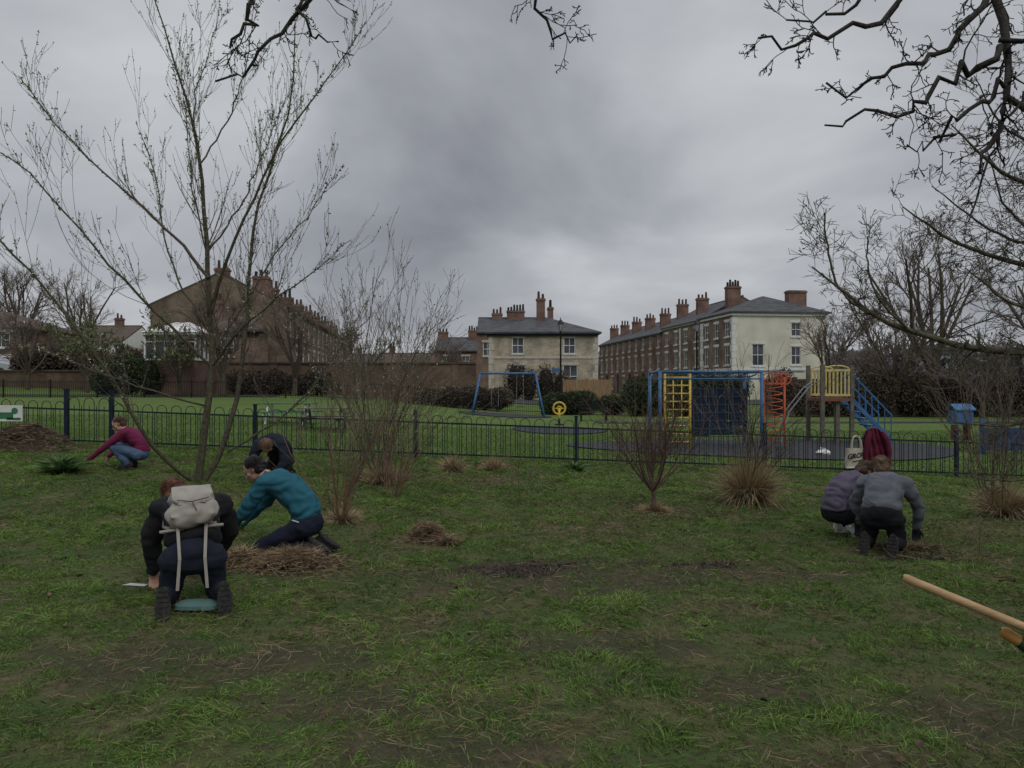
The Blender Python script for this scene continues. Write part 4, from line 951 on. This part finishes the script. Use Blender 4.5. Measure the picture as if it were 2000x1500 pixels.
def fuse(mb,name,parent,m,vox=.009,smooth=3,wr=0,wsc=9,label=None):
    off=np.array(parent.location);me=mkmesh(mb,name+'_raw',[],off,False)
    o=bpy.data.objects.new(name+'_raw',me);link(o)
    r=o.modifiers.new('r','REMESH');r.mode='VOXEL';r.voxel_size=vox;r.use_smooth_shade=True
    s=o.modifiers.new('s','SMOOTH');s.factor=.5;s.iterations=smooth
    dg=bpy.context.evaluated_depsgraph_get();dg.update();ev=o.evaluated_get(dg);nm=bpy.data.meshes.new_from_object(ev)
    bpy.data.objects.remove(o)
    if wr:
        n_=len(nm.vertices);co_=np.empty(n_*3,np.float32);nm.vertices.foreach_get('co',co_);no=np.empty(n_*3,np.float32)
        nm.vertices.foreach_get('normal',no);co_=co_.reshape(-1,3);no=no.reshape(-1,3)
        d_=np.array([mn.noise(Vector((c[0]*wsc+3*mn.noise(Vector(c*4)),c[1]*wsc,c[2]*wsc*1.6)))*.8-abs(mn.noise(Vector(c*wsc*.6)))*.8 for c in co_.astype(float)])
        co_=co_+no*(d_*wr)[:,None];nm.vertices.foreach_set('co',co_.astype(np.float32).ravel())
    nm.materials.clear();nm.materials.append(m);nm.name=name
    nm.polygons.foreach_set('use_smooth',np.ones(len(nm.polygons),bool));nm.update()
    q=bpy.data.objects.new(name,nm);link(q);q.parent=parent
    if label:q['label']=label
    return q
M_skin=mat('skin',(.50,.30,.22),(.42,.24,.18),.55,12)
M_eye=mat('eye_dark',(.05,.035,.03),(.03,.02,.02),.2)
M_sole=mat('shoe_sole',(.05,.048,.045),(.025,.024,.023),.8,40,.5)
M_shoe=mat('shoe_black',(.02,.02,.022),(.035,.035,.037),.6,30)
def cloth(name,c,c2=None): return mat(name,c,c2 or tuple(x*.75 for x in c),.9,5,.3,160)
def hand(mb,w,hd,pn,inf=0):
    hd=nrm(hd);pn=nrm(pn-hd*np.dot(pn,hd));s=np.cross(hd,pn)
    uvs(mb,w+hd*.045,(s,hd,pn),(.04+inf,.055+inf,.017+inf))
    for i,l in enumerate((.068,.078,.073,.058)):
        b=w+hd*.082+s*(-.031+.0207*i)+pn*.002;m_=b+nrm(hd*.9+pn*(.35+.08*i))*l*.52;e_=m_+nrm(hd*.45+pn*.85)*l*.5
        cap(mb,b-hd*.02,m_,.0092+inf,.0082+inf,8);cap(mb,m_,e_,.0082+inf,.0068+inf,8)
    b=w+hd*.028-s*.03;m_=b+nrm(-s*.75+hd*.6+pn*.35)*.035;e_=m_+nrm(-s*.2+hd*.85+pn*.5)*.03
    cap(mb,b,m_,.0125+inf,.0105+inf,8);cap(mb,m_,e_,.0105+inf,.008+inf,8)
def person(label,x,y,yaw,J,face,top,bot,hairm,hair='short',topname='jacket',sc_=1.0,glove=None,hd=(0,.2,-1),shoe=None,sole=None,off=.024,z=None,sleeve=.95,wr=.011):
    z=G(x,y) if z is None else z;loc=A(x,y,z);ca,sa=math.cos(math.radians(yaw)),math.sin(math.radians(yaw))
    r_=A(ca,sa,0);f_=A(-sa,ca,0)
    W=lambda v:loc+(r_*v[0]+f_*v[1]+A(0,0,v[2]))*sc_
    D=lambda v:nrm(r_*v[0]+f_*v[1]+A(0,0,v[2]))
    T=thing('person',label,'person',tuple(loc))
    def g(k,s):
        v=J[k]
        if k+s in J: return W(J[k+s])
        return W((v[0]*(-1 if s=='L' else 1),v[1],v[2]))
    Pv,C,Nk,Hd=W(J['pelvis']),W(J['chest']),W(J['neck']),W(J['head'])
    S_=nrm((g('sh','R')-g('sh','L'))*.5+(g('hip','R')-g('hip','L')))
    def torso(mb,e,lo=0):
        ctl=J.get('back');Bm=(Pv+C)/2 if ctl is None else W(ctl)
        kp=np.array([Pv,Bm,C,C*.45+Nk*.55]);kr=np.array([(.168,.125),(.15,.115),(.172,.122),(.142,.09)])
        tt=np.linspace(0,3,16);pts=np.stack([np.interp(tt,[0,1,2,3],kp[:,i]) for i in range(3)],1);rad=np.stack([np.interp(tt,[0,1,2,3],kr[:,i]) for i in range(2)],1)
        for _ in range(3): pts[1:-1]=(pts[:-2]+2*pts[1:-1]+pts[2:])/4;rad[1:-1]=(rad[:-2]+2*rad[1:-1]+rad[2:])/4
        T3=nrm(np.gradient(pts,axis=0))
        for i in range(len(pts)):
            if i<lo: continue
            al=T3[i];nn=nrm(np.cross(S_,al));sd_=np.cross(al,nn)
            uvs(mb,pts[i],(sd_,nn,al),((rad[i,0]+e)*sc_,(rad[i,1]+e)*sc_,.10*sc_))
        cap(mb,g('sh','L'),g('sh','R'),.056+e,.056+e);cap(mb,C,(g('sh','L')+g('sh','R'))/2,.1+e,.08+e)
        for s in'LR': cap(mb,C*.6+g('sh',s)*.4,g('sh',s),.09+e,.056+e)
    def arms(mb,e,end=1.0):
        for s in'LR':
            sh,el,wr_=g('sh',s),g('el',s),g('wr',s);cap(mb,sh,el,.054+e,.042+e);cap(mb,el,el+(wr_-el)*end,.042+e,.027+e*.7)
    def legs(mb,e,end=1.0):
        cap(mb,g('hip','L'),g('hip','R'),.105+e,.105+e)
        for s in'LR':
            h_,k_,a_=g('hip',s),g('knee',s),g('ank',s);cap(mb,h_,k_,.092+e,.06+e);cap(mb,k_,k_+(a_-k_)*end,.057+e,.04+e)
    fd=D(face);up0=nrm(Hd-Nk);upv=nrm(up0-fd*np.dot(up0,fd));sdv=np.cross(fd,upv)
    body=MB();torso(body,0);arms(body,0);legs(body,0);cap(body,Nk,Hd-upv*.05,.058,.052)
    ax=(sdv,fd,upv)
    H_=lambda a,b,c:Hd+sdv*a+fd*b+upv*c
    uvs(body,H_(0,-.008,.022),ax,(.077,.096,.098),18,12);uvs(body,H_(0,.03,-.05),ax,(.056,.06,.062));uvs(body,H_(0,.062,-.088),ax,(.026,.024,.02))
    cap(body,H_(0,.088,.015),H_(0,.112,-.022),.009,.015,8);uvs(body,H_(0,.088,-.058),ax,(.024,.014,.011));uvs(body,H_(0,.079,.035),ax,(.05,.015,.012))
    for s in(-1,1):
        uvs(body,H_(s*.078,-.012,-.005),ax,(.01,.019,.03));uvs(body,H_(s*.042,.055,-.02),ax,(.026,.025,.024))
    for s in'LR':
        hk=D(J.get('hd'+s,hd));hand(body,g('wr',s),hk,D(J.get('pn'+s,(0,-1,-.2))))
        he,to=g('heel',s),g('toe',s);cap(body,he,to,.036,.03);cap(body,g('ank',s),he,.04,.038)
    fuse(body,'body',T,M_skin,.0065,3)
    for s in(-1,1):
        mb=MB();uvs(mb,H_(s*.031,.081,.006),ax,(.012,.009,.007));part(mb,'eye',T,M_eye,True)
    t=MB();torso(t,off,2);arms(t,off*.9,sleeve)
    if topname in('hoodie','jacket','fleece'): cap(t,Nk-(Nk-C)*.15,Nk+(Hd-Nk)*.25,.07,.062)
    if topname=='hoodie': uvs(t,Nk-fd*.0+nrm(np.cross(S_,nrm(Nk-C)))*.05+(C-Nk)*.2,(S_,nrm(np.cross(S_,nrm(Nk-C))),nrm(Nk-C)),(.11,.055,.08))
    fuse(t,topname,T,top,.009,12,wr)
    b=MB()
    ctl=nrm(C-Pv);nn=nrm(np.cross(S_,ctl));uvs(b,Pv,(S_,nn,ctl),(.178*sc_,.14*sc_,.13*sc_));legs(b,.018,.97);fuse(b,'trousers',T,bot,.009,8,.010)
    for s in'LR':
        he,to,an,kn=g('heel',s),g('toe',s),g('ank',s),g('knee',s);a_=nrm(to-he);up_=nrm(kn-an);up_=nrm(up_-a_*np.dot(up_,a_));sd_=np.cross(a_,up_)
        mb=MB();c=(he+to)/2;uvs(mb,c+up_*.006,(sd_,a_,up_),(.046,.13,.046));uvs(mb,he+up_*.02,(sd_,a_,up_),(.043,.05,.058));uvs(mb,c-up_*.026+a_*.025,(sd_,a_,up_),(.048,.10,.028));cap(mb,he+up_*.03,an+(he-an)*.3,.044,.048)
        SH=fuse(mb,'shoe',T,shoe or M_shoe,.007,3)
        mb=MB();V=[]
        for lay in(-.03,-.05):
            for k in range(16):
                t_=2*math.pi*k/16;V.append(c+a_*(.136*math.cos(t_))+sd_*(.048*math.sin(t_)*(1+.12*math.cos(t_)-.11*math.cos(2*t_)))+up_*lay)
        V+= [c+up_*-.03,c+up_*-.05]
        Fq=[[k,(k+1)%16,(k+1)%16+16,k+16] for k in range(16)];mb.add(V,Fq);n0=mb.n-34
        mb.f.append((np.array([[k,(k+1)%16,32] for k in range(16)]+[[k+16,(k+1)%16+16,33] for k in range(16)])+n0,0))
        for k in range(7): mb.box(c+a_*(-.11+k*.036)-up_*.052,(.011,.065,.008),np.stack([a_,sd_,up_],1))
        part(mb,'sole',T,sole or M_sole)
    hm=MB();uvs(hm,H_(0,-.028,.038),ax,(.09,.097,.099),18,12);uvs(hm,H_(0,-.045,-.02),ax,(.084,.07,.085))
    if hair=='long':
        for a0 in(-.07,-.03,.03,.07):
            p=H_(a0,-.04,-.02);cap(hm,p,p+A(0,0,-.11)+sdv*a0*.6,.048,.035);cap(hm,p+A(0,0,-.11)+sdv*a0*.6,p+A(0,0,-.2)+sdv*a0,.035,.014)
    if hair=='bun': uvs(hm,H_(0,-.115,.0),ax,(.030,.034,.038))
    if hair=='knot': uvs(hm,H_(0,-.10,.07),ax,(.035,.04,.035));uvs(hm,H_(0,-.05,-.06),ax,(.07,.05,.06))
    if hair=='tail':
        p=H_(0,-.12,.04);q=p-fd*.05-A(0,0,.05);cap(hm,p,q,.03,.028);cap(hm,q,q-A(0,0,.13),.028,.01)
    h=fuse(hm,'hair',T,hairm,.007,2,.012,22)
    R=rs(int(abs(x*77))+5);n_=900;u=nrm(R.normal(0,1,(n_,3)));u[:,1]=-np.abs(u[:,1])*.9+.1;u[:,2]=np.abs(u[:,2])*.9
    P=Hd-fd*.028+upv*.038+(sdv[None]*u[:,:1]*.09+fd[None]*u[:,1:2]*.098+upv[None]*u[:,2:]*.10)
    un=nrm(u@np.stack([sdv,fd,upv]));d_=nrm(-fd[None]*.5-A(0,0,.8)+R.normal(0,.3,(n_,3)));d_=d_-un*(d_*un).sum(1,keepdims=True)*.9
    mb=MB();mb.ribbons(P,d_,.05+.06*R.rand(n_),.002+.001*R.rand(n_),R.normal(0,.15,(n_,3)),.7+.6*R.rand(n_),0,R);part(mb,'hair_strand',T,hairm)
    if glove:
        for s in'LR':
            mb=MB();hk=D(J.get('hd'+s,hd));hand(mb,g('wr',s),hk,D(J.get('pn'+s,(0,-1,-.2))),.0035);cap(mb,g('wr',s)-hk*.03,g('wr',s)+hk*.02,.037,.036);fuse(mb,'glove',T,glove,.0055,2)
    return T,W,D
C_navy=cloth('navy_cloth',(.016,.02,.034));C_black=cloth('black_cloth',(.015,.015,.018));C_teal=cloth('teal_fleece',(.022,.115,.155),(.016,.09,.125))
C_navy2=cloth('navy_trousers',(.014,.018,.035));C_burg=cloth('burgundy_cloth',(.18,.022,.07));C_jean=cloth('denim',(.09,.14,.23))
C_grey=cloth('grey_sweat',(.17,.18,.20));C_purp=cloth('mauve_hoodie',(.14,.12,.17));C_bag=cloth('canvas_pale_grey',(.36,.335,.29))
H_aub=mat('hair_auburn',(.15,.06,.03),(.06,.026,.016),.5,40,.6,90);H_dk=mat('hair_dark',(.025,.018,.016),(.012,.01,.01),.4,40,.6,90);H_br=mat('hair_brown',(.13,.078,.047),(.055,.034,.022),.5,60,.8,90);H_lt=mat('hair_light_brown',(.22,.14,.085),(.10,.062,.04),.5,60,.8,90)
C_glove=cloth('yellow_glove',(.30,.33,.07));C_bglove=cloth('dark_glove',(.03,.03,.035))
J1=dict(pelvis=(0,-.08,.43),back=(0,.08,.61),chest=(-.01,.25,.68),neck=(-.04,.42,.75),head=(-.12,.53,.79),sh=(.21,.36,.70),hip=(.12,-.08,.38),knee=(.17,.05,.075),ank=(.2,-.29,.16),heel=(.2,-.33,.2),toe=(.2,-.35,.04),
 el=(.30,.45,.45),wr=(.28,.51,.19),elR=(.29,.48,.47),wrR=(.17,.64,.2),hdL=(0,.1,-1),hdR=(-.2,.2,-1))
P1,W1,D1=person('person in dark clothes kneeling on hands and knees wearing pale backpack',-2.42,5.75,24,J1,(-.1,.6,-.8),C_black,C_navy,H_aub,'long',sole=M_sole,off=.05,wr=.018)
tor=nrm(A(0,.42,.34));nb=A(0,-tor[2],tor[1])
bc=A(-.01,.10,.60)+nb*.205
T=thing('backpack','pale grey canvas backpack with flap and hanging straps','backpack',tuple(W1(bc)))
ax3=np.stack([D1((1,0,.06)),D1(tuple(tor)),D1(tuple(nb))],1)
bw=W1(bc)
def bl(u,v,w_): return bw+ax3@A(u,v,w_)
mb=MB();mb.box(bl(0,-.01,0),(.31,.27,.13),ax3);uvs(mb,bl(0,-.05,.01),ax3.T,(.20,.15,.08));uvs(mb,bl(.02,-.08,.06),ax3.T,(.13,.08,.05));fuse(mb,'bag',T,C_bag,.008,30,.028,7)
mb=MB();mb.box(bl(0,.09,.045),(.29,.12,.09),ax3);uvs(mb,bl(0,.05,.07),ax3.T,(.16,.11,.045));mb.box(bl(0,-.02,.09),(.2,.07,.02),ax3);fuse(mb,'flap',T,cloth('canvas_flap',(.39,.365,.32)),.006,24,.018,8)
for s in(-1,1):
    mb=MB();P=np.array([bl(s*.1,.11,-.03),bl(s*.14,.22,-.1),bl(s*.17,.20,-.2),bl(s*.19,.05,-.24),bl(s*.15,-.13,-.08)])
    for k in range(4): mb.cyl(P[k],P[k+1],.018,n=8)
    part(mb,'strap',T,C_bag,True)
    mb=MB();st0=bl(s*.10,-.11,-.02);st1=W1((s*.085-.01,-.25,.42));st2=W1((s*.10-.01,-.275,.2))
    for a_,b_ in((st0,st1),(st1,st2)): mb.box3(a_-D1((1,0,0))*.011,D1((1,0,0))*.022,D1((0,1,0))*-.006,b_-a_)
    part(mb,'hanging_strap',T,C_bag)
mb=MB();pp=[bl(-.10,-.02,.112),bl(0,-.06,.125),bl(.12,-.02,.112)];mb.cyl(pp[0],pp[1],.005,n=6);mb.cyl(pp[1],pp[2],.005,n=6);mb.cyl(pp[1],bl(.03,-.13,.10),.005,n=6);part(mb,'drawstring',T,mat('strap_brown',(.16,.10,.065),None,.7))
mb=MB();pp=[bl(-.22,-.15,-.07),bl(0,-.15,-.06),bl(.22,-.15,-.07)];mb.cyl(pp[0],pp[1],.012,n=6);mb.cyl(pp[1],pp[2],.012,n=6);part(mb,'hip_belt',T,C_bag)
kx,ky=-2.32,5.62;mb=MB();z=G(kx,ky)+.03
V=[]
for lay in(0,.03):
    for k in range(20): t=2*math.pi*k/20;V.append((kx+.16*np.sign(math.cos(t))*abs(math.cos(t))**.5,ky+.10*np.sign(math.sin(t))*abs(math.sin(t))**.5,z+lay))
mb.add(V,[[k,(k+1)%20,(k+1)%20+20,k+20] for k in range(20)]);mb.poly(V[20:]);single(mb,'kneeling_pad',mat('foam_teal',(.13,.25,.22),(.10,.2,.18),.8),(kx,ky,z),'pale teal foam kneeling pad on grass','kneeling pad')
tx,ty_=-2.95,6.15;z=G(tx,ty_)+.06;T=thing('trowel','small hand trowel with pale wooden handle on grass','trowel',(tx,ty_,z))
mb=MB();V=[(tx-.02,ty_-.03,z),(tx-.16,ty_-.035,z+.01),(tx-.22,ty_,z),(tx-.16,ty_+.035,z+.01),(tx-.02,ty_+.03,z),(tx-.1,ty_,z-.012)];mb.add(V,[[0,1,5],[1,2,5],[2,3,5],[3,4,5],[4,0,5]]);part(mb,'blade',T,M_steel)
mb=MB();mb.cyl((tx-.02,ty_,z),(tx+.05,ty_,z+.015),.006,n=6);mb.cyl((tx+.05,ty_,z+.015),(tx+.17,ty_+.01,z+.02),.014,.016,8);part(mb,'handle',T,M_wood,True)
J2=dict(pelvis=(0,-.19,.32),back=(0,-.12,.52),chest=(0,.06,.67),neck=(0,.24,.77),head=(-.01,.38,.83),sh=(.18,.19,.725),hip=(.1,-.18,.29),knee=(.12,.26,.075),ank=(.12,-.2,.09),heel=(.12,-.27,.12),toe=(.12,-.38,.05),
 el=(.2,.36,.47),wr=(.10,.56,.27),hd=(0,.7,-.7),hdL=(.1,.8,-.6),hdR=(-.1,.7,-.7),pnL=(.4,-.3,-.8),pnR=(-.4,-.3,-.8))
P2,W2,D2=person('kneeling person in teal fleece and navy trousers pulling up grass',-2.19,7.5,82,J2,(-.05,.72,-.62),C_teal,C_navy2,H_dk,'bun','fleece',glove=C_glove,off=.034,wr=.024)
mb=MB();mb.box(W2((-.205,-.14,.36)),(.07,.006,.010),np.stack([D2((0,1,.25)),D2((1,0,0)),D2((0,0,1))],1));part(mb,'logo',P2,M_white)
J3=dict(pelvis=(0,-.19,.36),back=(0,-.06,.56),chest=(0,.12,.62),neck=(0,.3,.62),head=(0,.42,.60),sh=(.19,.24,.60),hip=(.1,-.18,.32),knee=(.13,.24,.075),ank=(.13,-.2,.09),heel=(.13,-.27,.12),toe=(.13,-.38,.05),
 el=(.27,.34,.36),wr=(.14,.44,.14))
person('crouching person in padded navy coat with bowed brown-haired head',-3.72,12.0,176,J3,(0,-.05,-1),C_navy,C_black,H_lt,'knot',off=.05,wr=.02)
J4=dict(pelvis=(0,-.2,.27),back=(0,-.2,.43),chest=(0,-.06,.56),neck=(0,.08,.68),head=(0,.17,.77),sh=(.18,.04,.63),hip=(.1,-.18,.26),knee=(.16,.2,.38),ank=(.13,-.02,.09),heel=(.13,-.06,.06),toe=(.13,.13,.05),
 el=(.22,.28,.42),wr=(.16,.54,.2),elL=(-.2,.3,.42),wrL=(-.16,.62,.16),elR=(.22,.2,.38),wrR=(.12,.38,.2),hdL=(0,.7,-.6))
person('squatting person in burgundy top and blue jeans reaching to the ground',-6.62,13.1,100,J4,(-.2,.75,-.6),C_burg,C_jean,H_br,'tail','jumper')
J5=dict(pelvis=(0,-.08,.38),back=(0,.02,.56),chest=(0,.14,.64),neck=(-.01,.27,.73),head=(-.04,.36,.81),sh=(.19,.23,.66),hip=(.1,-.07,.34),knee=(.15,.06,.07),ank=(.13,-.29,.13),heel=(.13,-.33,.17),toe=(.13,-.35,.04),
 el=(.31,.32,.42),wr=(.28,.40,.19),hd=(0,.1,-1))
person('kneeling person in grey sweatshirt and black leggings digging with back turned',3.84,7.85,-32,J5,(0,.7,-.7),C_grey,C_black,H_lt,'bun','sweatshirt',glove=C_bglove,shoe=M_shoe,off=.036,wr=.024)
J6=dict(pelvis=(0,-.2,.27),back=(0,-.2,.43),chest=(0,-.05,.56),neck=(0,.10,.64),head=(0,.22,.70),sh=(.18,.07,.59),hip=(.1,-.18,.26),knee=(.15,.2,.38),ank=(.12,-.03,.09),heel=(.12,-.07,.06),toe=(.12,.12,.05),
 el=(.22,.28,.38),wr=(.14,.44,.18))
P6,W6,D6=person('squatting person in mauve hoodie and black shorts with white trainers',3.82,8.55,-66,J6,(0,.5,-.8),C_purp,C_black,H_br,'short','hoodie',shoe=M_white,sole=M_white,off=.034,wr=.024)
mb=MB()
for k in range(3): mb.box(W6((.275,.12+k*.03,.48)),(.02,.006,.03),np.stack([D6((0,1,0)),D6((1,0,0)),D6((0,0,1))],1))
part(mb,'logo',P6,M_white)
# ------------------------------------------------------------ bags on the railing
bx_=7.32;zf=fz(bx_)
T=thing('tote_bag','cream canvas tote bag with black lettering hung on railing','tote bag',(bx_,FY-.1,zf))
M_can=cloth('cream_canvas',(.56,.51,.42))
mb=MB();V=[];nu,nv=9,9
for j in range(nv):
    for i in range(nu):
        u=(i/(nu-1)-.5);v=j/(nv-1);V.append((bx_+u*.42*(1+.05*math.sin(v*6)),FY-.10-.05*math.cos(u*3)-.006*math.sin(9*u+5*v),zf+.14+v*.42-.02*abs(u)))
n0=len(V);V+=[(a,b+.05+.03,c) for a,b,c in V]
q=[[j*nu+i,j*nu+i+1,(j+1)*nu+i+1,(j+1)*nu+i] for j in range(nv-1) for i in range(nu-1)];q+=[[x+n0 for x in f] for f in q]
for j in range(nv-1):
    for i in(0,nu-1): q.append([j*nu+i,(j+1)*nu+i,(j+1)*nu+i+n0,j*nu+i+n0])
for i in range(nu-1): q.append([i,i+1,i+1+n0,i+n0])
mb.add(V,q);part(mb,'bag',T,M_can,True)
for s in(0,1):
    t=np.linspace(0,math.pi,12);P=np.stack([bx_-.1*np.cos(t),np.full(12,FY-.14+s*.08)+.05*np.sin(t)*(1-s),zf+.54+.28*np.sin(t)**.7],-1);mb=MB();mb.tubes([(P,np.full(12,.012))],6);part(mb,'handle',T,M_can,True)
for k,(txt,sz_,zo) in enumerate((('GROW',.14,.36),('~~~',.13,.26))):
    cu=bpy.data.curves.new('t','FONT');cu.body=txt;cu.size=sz_;cu.align_x='CENTER';cu.extrude=.001;cu.offset=.004;cu.shear=.3
    o=bpy.data.objects.new('t',cu);link(o);bpy.context.view_layer.update();me=bpy.data.meshes.new_from_object(o.evaluated_get(bpy.context.evaluated_depsgraph_get()));bpy.data.objects.remove(o)
    me.materials.clear();me.materials.append(M_black);o=bpy.data.objects.new('lettering',me);link(o);o.parent=T;o.rotation_euler=(math.radians(90),math.radians(-9),0);o.location=(0,-.062,zo)
jx=7.74;zf=fz(jx);T=thing('hanging_coat','burgundy coat draped over the railing','coat',(jx,FY-.1,zf))
mb=MB();V=[];nu,nv=25,14
for sgn in(1,-1):
    for j in range(nv):
        for i in range(nu):
            u=i/(nu-1)-.5;v=j/(nv-1);wd_=.54*(.5+.5*(1-v)**.6);V.append((jx+u*wd_+.02*math.sin(v*5)+.012*math.sin(j*1.7+i),FY-.02-sgn*(.03+.07*(1-v)+.035*math.sin(u*24+v*4+sgn)*(1-v*.4)),zf+.25+v*.76-.10*abs(u)*v+(.04*math.sin(u*9))*(1-v)))
q=[[s*nu*nv+j*nu+i,s*nu*nv+j*nu+i+1,s*nu*nv+(j+1)*nu+i+1,s*nu*nv+(j+1)*nu+i] for s in(0,1) for j in range(nv-1) for i in range(nu-1)]
q+=[[(nv-1)*nu+i,(nv-1)*nu+i+1,nu*nv+(nv-1)*nu+i+1,nu*nv+(nv-1)*nu+i] for i in range(nu-1)]
mb.add(V,q);part(mb,'fabric',T,cloth('coat_burgundy',(.12,.016,.035)),True)
for s in(-1,1):
    mb=MB();P=np.array([(jx+s*.12,FY-.1,zf+.92),(jx+s*.2,FY-.15,zf+.75),(jx+s*.25,FY-.15,zf+.5),(jx+s*.24,FY-.14,zf+.25)]);mb.tubes([(P,np.array([.04,.06,.055,.045]))],10);part(mb,'sleeve',T,cloth('coat_burgundy2',(.11,.014,.032)),True)
# ------------------------------------------------------------ wheelbarrow with long tools
wx,wy=2.95,2.6;z=G(wx,wy);T=thing('wheelbarrow','green metal wheelbarrow holding garden tools','wheelbarrow',(wx,wy,z))
mb=MB();t=[(-.35,-.3),(.35,-.3),(.45,.35),(-.45,.35)];bt=[(-.22,-.2),(.22,-.2),(.25,.18),(-.25,.18)]
tv=[A(wx+a,wy+b,z+.58) for a,b in t];bv=[A(wx+a,wy+b,z+.3) for a,b in bt];mb.poly(bv)
for k in range(4): mb.poly([bv[k],bv[(k+1)%4],tv[(k+1)%4],tv[k]]);mb.cyl(tv[k],tv[(k+1)%4],.012,n=6)
part(mb,'tray',T,M_green);mb=MB();ring((wx,wy+.5,z+.18),.15,.035,A(1,0,0),24,mb);mb.cyl((wx-.03,wy+.5,z+.18),(wx+.03,wy+.5,z+.18),.1);part(mb,'wheel',T,M_black,True)
for s in(-1,1):
    mb=MB();mb.cyl((wx+s*.05,wy+.5,z+.18),(wx+s*.2,wy,z+.29),.016);mb.cyl((wx+s*.2,wy,z+.29),(wx+s*.3,wy-.8,z+.55),.016);part(mb,'handle',T,M_black,True)
    mb=MB();mb.cyl((wx+s*.2,wy-.15,z+.3),(wx+s*.22,wy-.25,z),.016);part(mb,'leg',T,M_black,True)
a=A(1.55,3.0,.934);d=nrm(A(.41,-.1,-.165));T=thing('garden_rake','long pale ash tool handle resting in wheelbarrow','garden tool',tuple(a))
mb=MB();mb.tubes([(np.array([a-d*.004,a,a+d*.015,a+d*.05,a+d*.7,a+d*1.32]),np.array([.006,.015,.0185,.0175,.0178,.018]))],16);part(mb,'handle',T,M_wood,True)
e_=a+d*1.32;mb=MB();mb.cyl(e_-d*.1,e_+d*.03,.021,n=10);mb.box(e_+d*.05,(.03,.4,.02))
for k in range(9): mb.cyl(e_+d*.05+A(0,-.18+k*.045,0),e_+d*.05+A(.01,-.18+k*.045,-.07),.005,n=5)
part(mb,'head',T,M_steel)
a=A(1.905,2.95,.74);d=nrm(A(.42,-.15,-.26));T=thing('hand_fork','garden fork with orange grip and dark green sleeve','garden tool',tuple(a))
mb=MB();mb.tubes([(np.array([a-d*.004,a,a+d*.02,a+d*.07]),np.array([.006,.018,.024,.022]))],14);part(mb,'grip',T,mat('grip_orange',(.45,.23,.06),(.35,.18,.05),.5),True)
mb=MB();mb.tubes([(np.array([a+d*.068,a+d*.1,a+d*.3,a+d*.32]),np.array([.024,.03,.028,.016]))],14);part(mb,'sleeve',T,mat('sleeve_dark_green',(.02,.05,.03),None,.5),True)
mb=MB();mb.cyl(a+d*.3,a+d*.95,.016);part(mb,'handle',T,M_wood,True)
mb=MB()
for k in range(4): mb.cyl(a+d*.95+A(0,-.06+k*.04,0),a+d*1.1+A(0,-.06+k*.04,0),.006,n=5)
mb.box(a+d*.95,(.03,.16,.02));part(mb,'prong',T,M_steel)
cx_,cy_=-39.5,57.5;z=G(cx_,cy_)+.06;T=thing('parked_car','silver hatchback car parked by brick houses','car',(cx_,cy_,z))
prof=[(-2,.35),(-2,.8),(-1.7,.95),(-1.1,1.42),(.5,1.45),(1.2,.98),(1.95,.85),(2.05,.35)]
mb=MB()
for s in(-.85,.85): mb.poly([A(cx_+a,cy_+s*(1 if b<1 else .85),z+b) for a,b in prof])
for k in range(len(prof)):
    (a,b),(c,d_)=prof[k],prof[(k+1)%len(prof)];wa=.85*(1 if b<1 else .85);wb=.85*(1 if d_<1 else .85)
    mb.poly([A(cx_+a,cy_-wa,z+b),A(cx_+c,cy_-wb,z+d_),A(cx_+c,cy_+wb,z+d_),A(cx_+a,cy_+wa,z+b)])
part(mb,'body',T,mat('silver_paint',(.4,.42,.44),(.36,.38,.4),.3))
mb=MB();mb.poly([A(cx_+a,cy_-.86,z+b) for a,b in((-1.5,1.0),(-1.05,1.36),(.45,1.39),(1.0,1.0))]);part(mb,'window',T,M_glass)
for dx_ in(-1.25,1.25):
    for s in(-.8,.8): mb=MB();mb.cyl((cx_+dx_,cy_+s-.1,z+.32),(cx_+dx_,cy_+s+.1,z+.32),.32,n=18);part(mb,'wheel',T,M_black,True)
print('done')
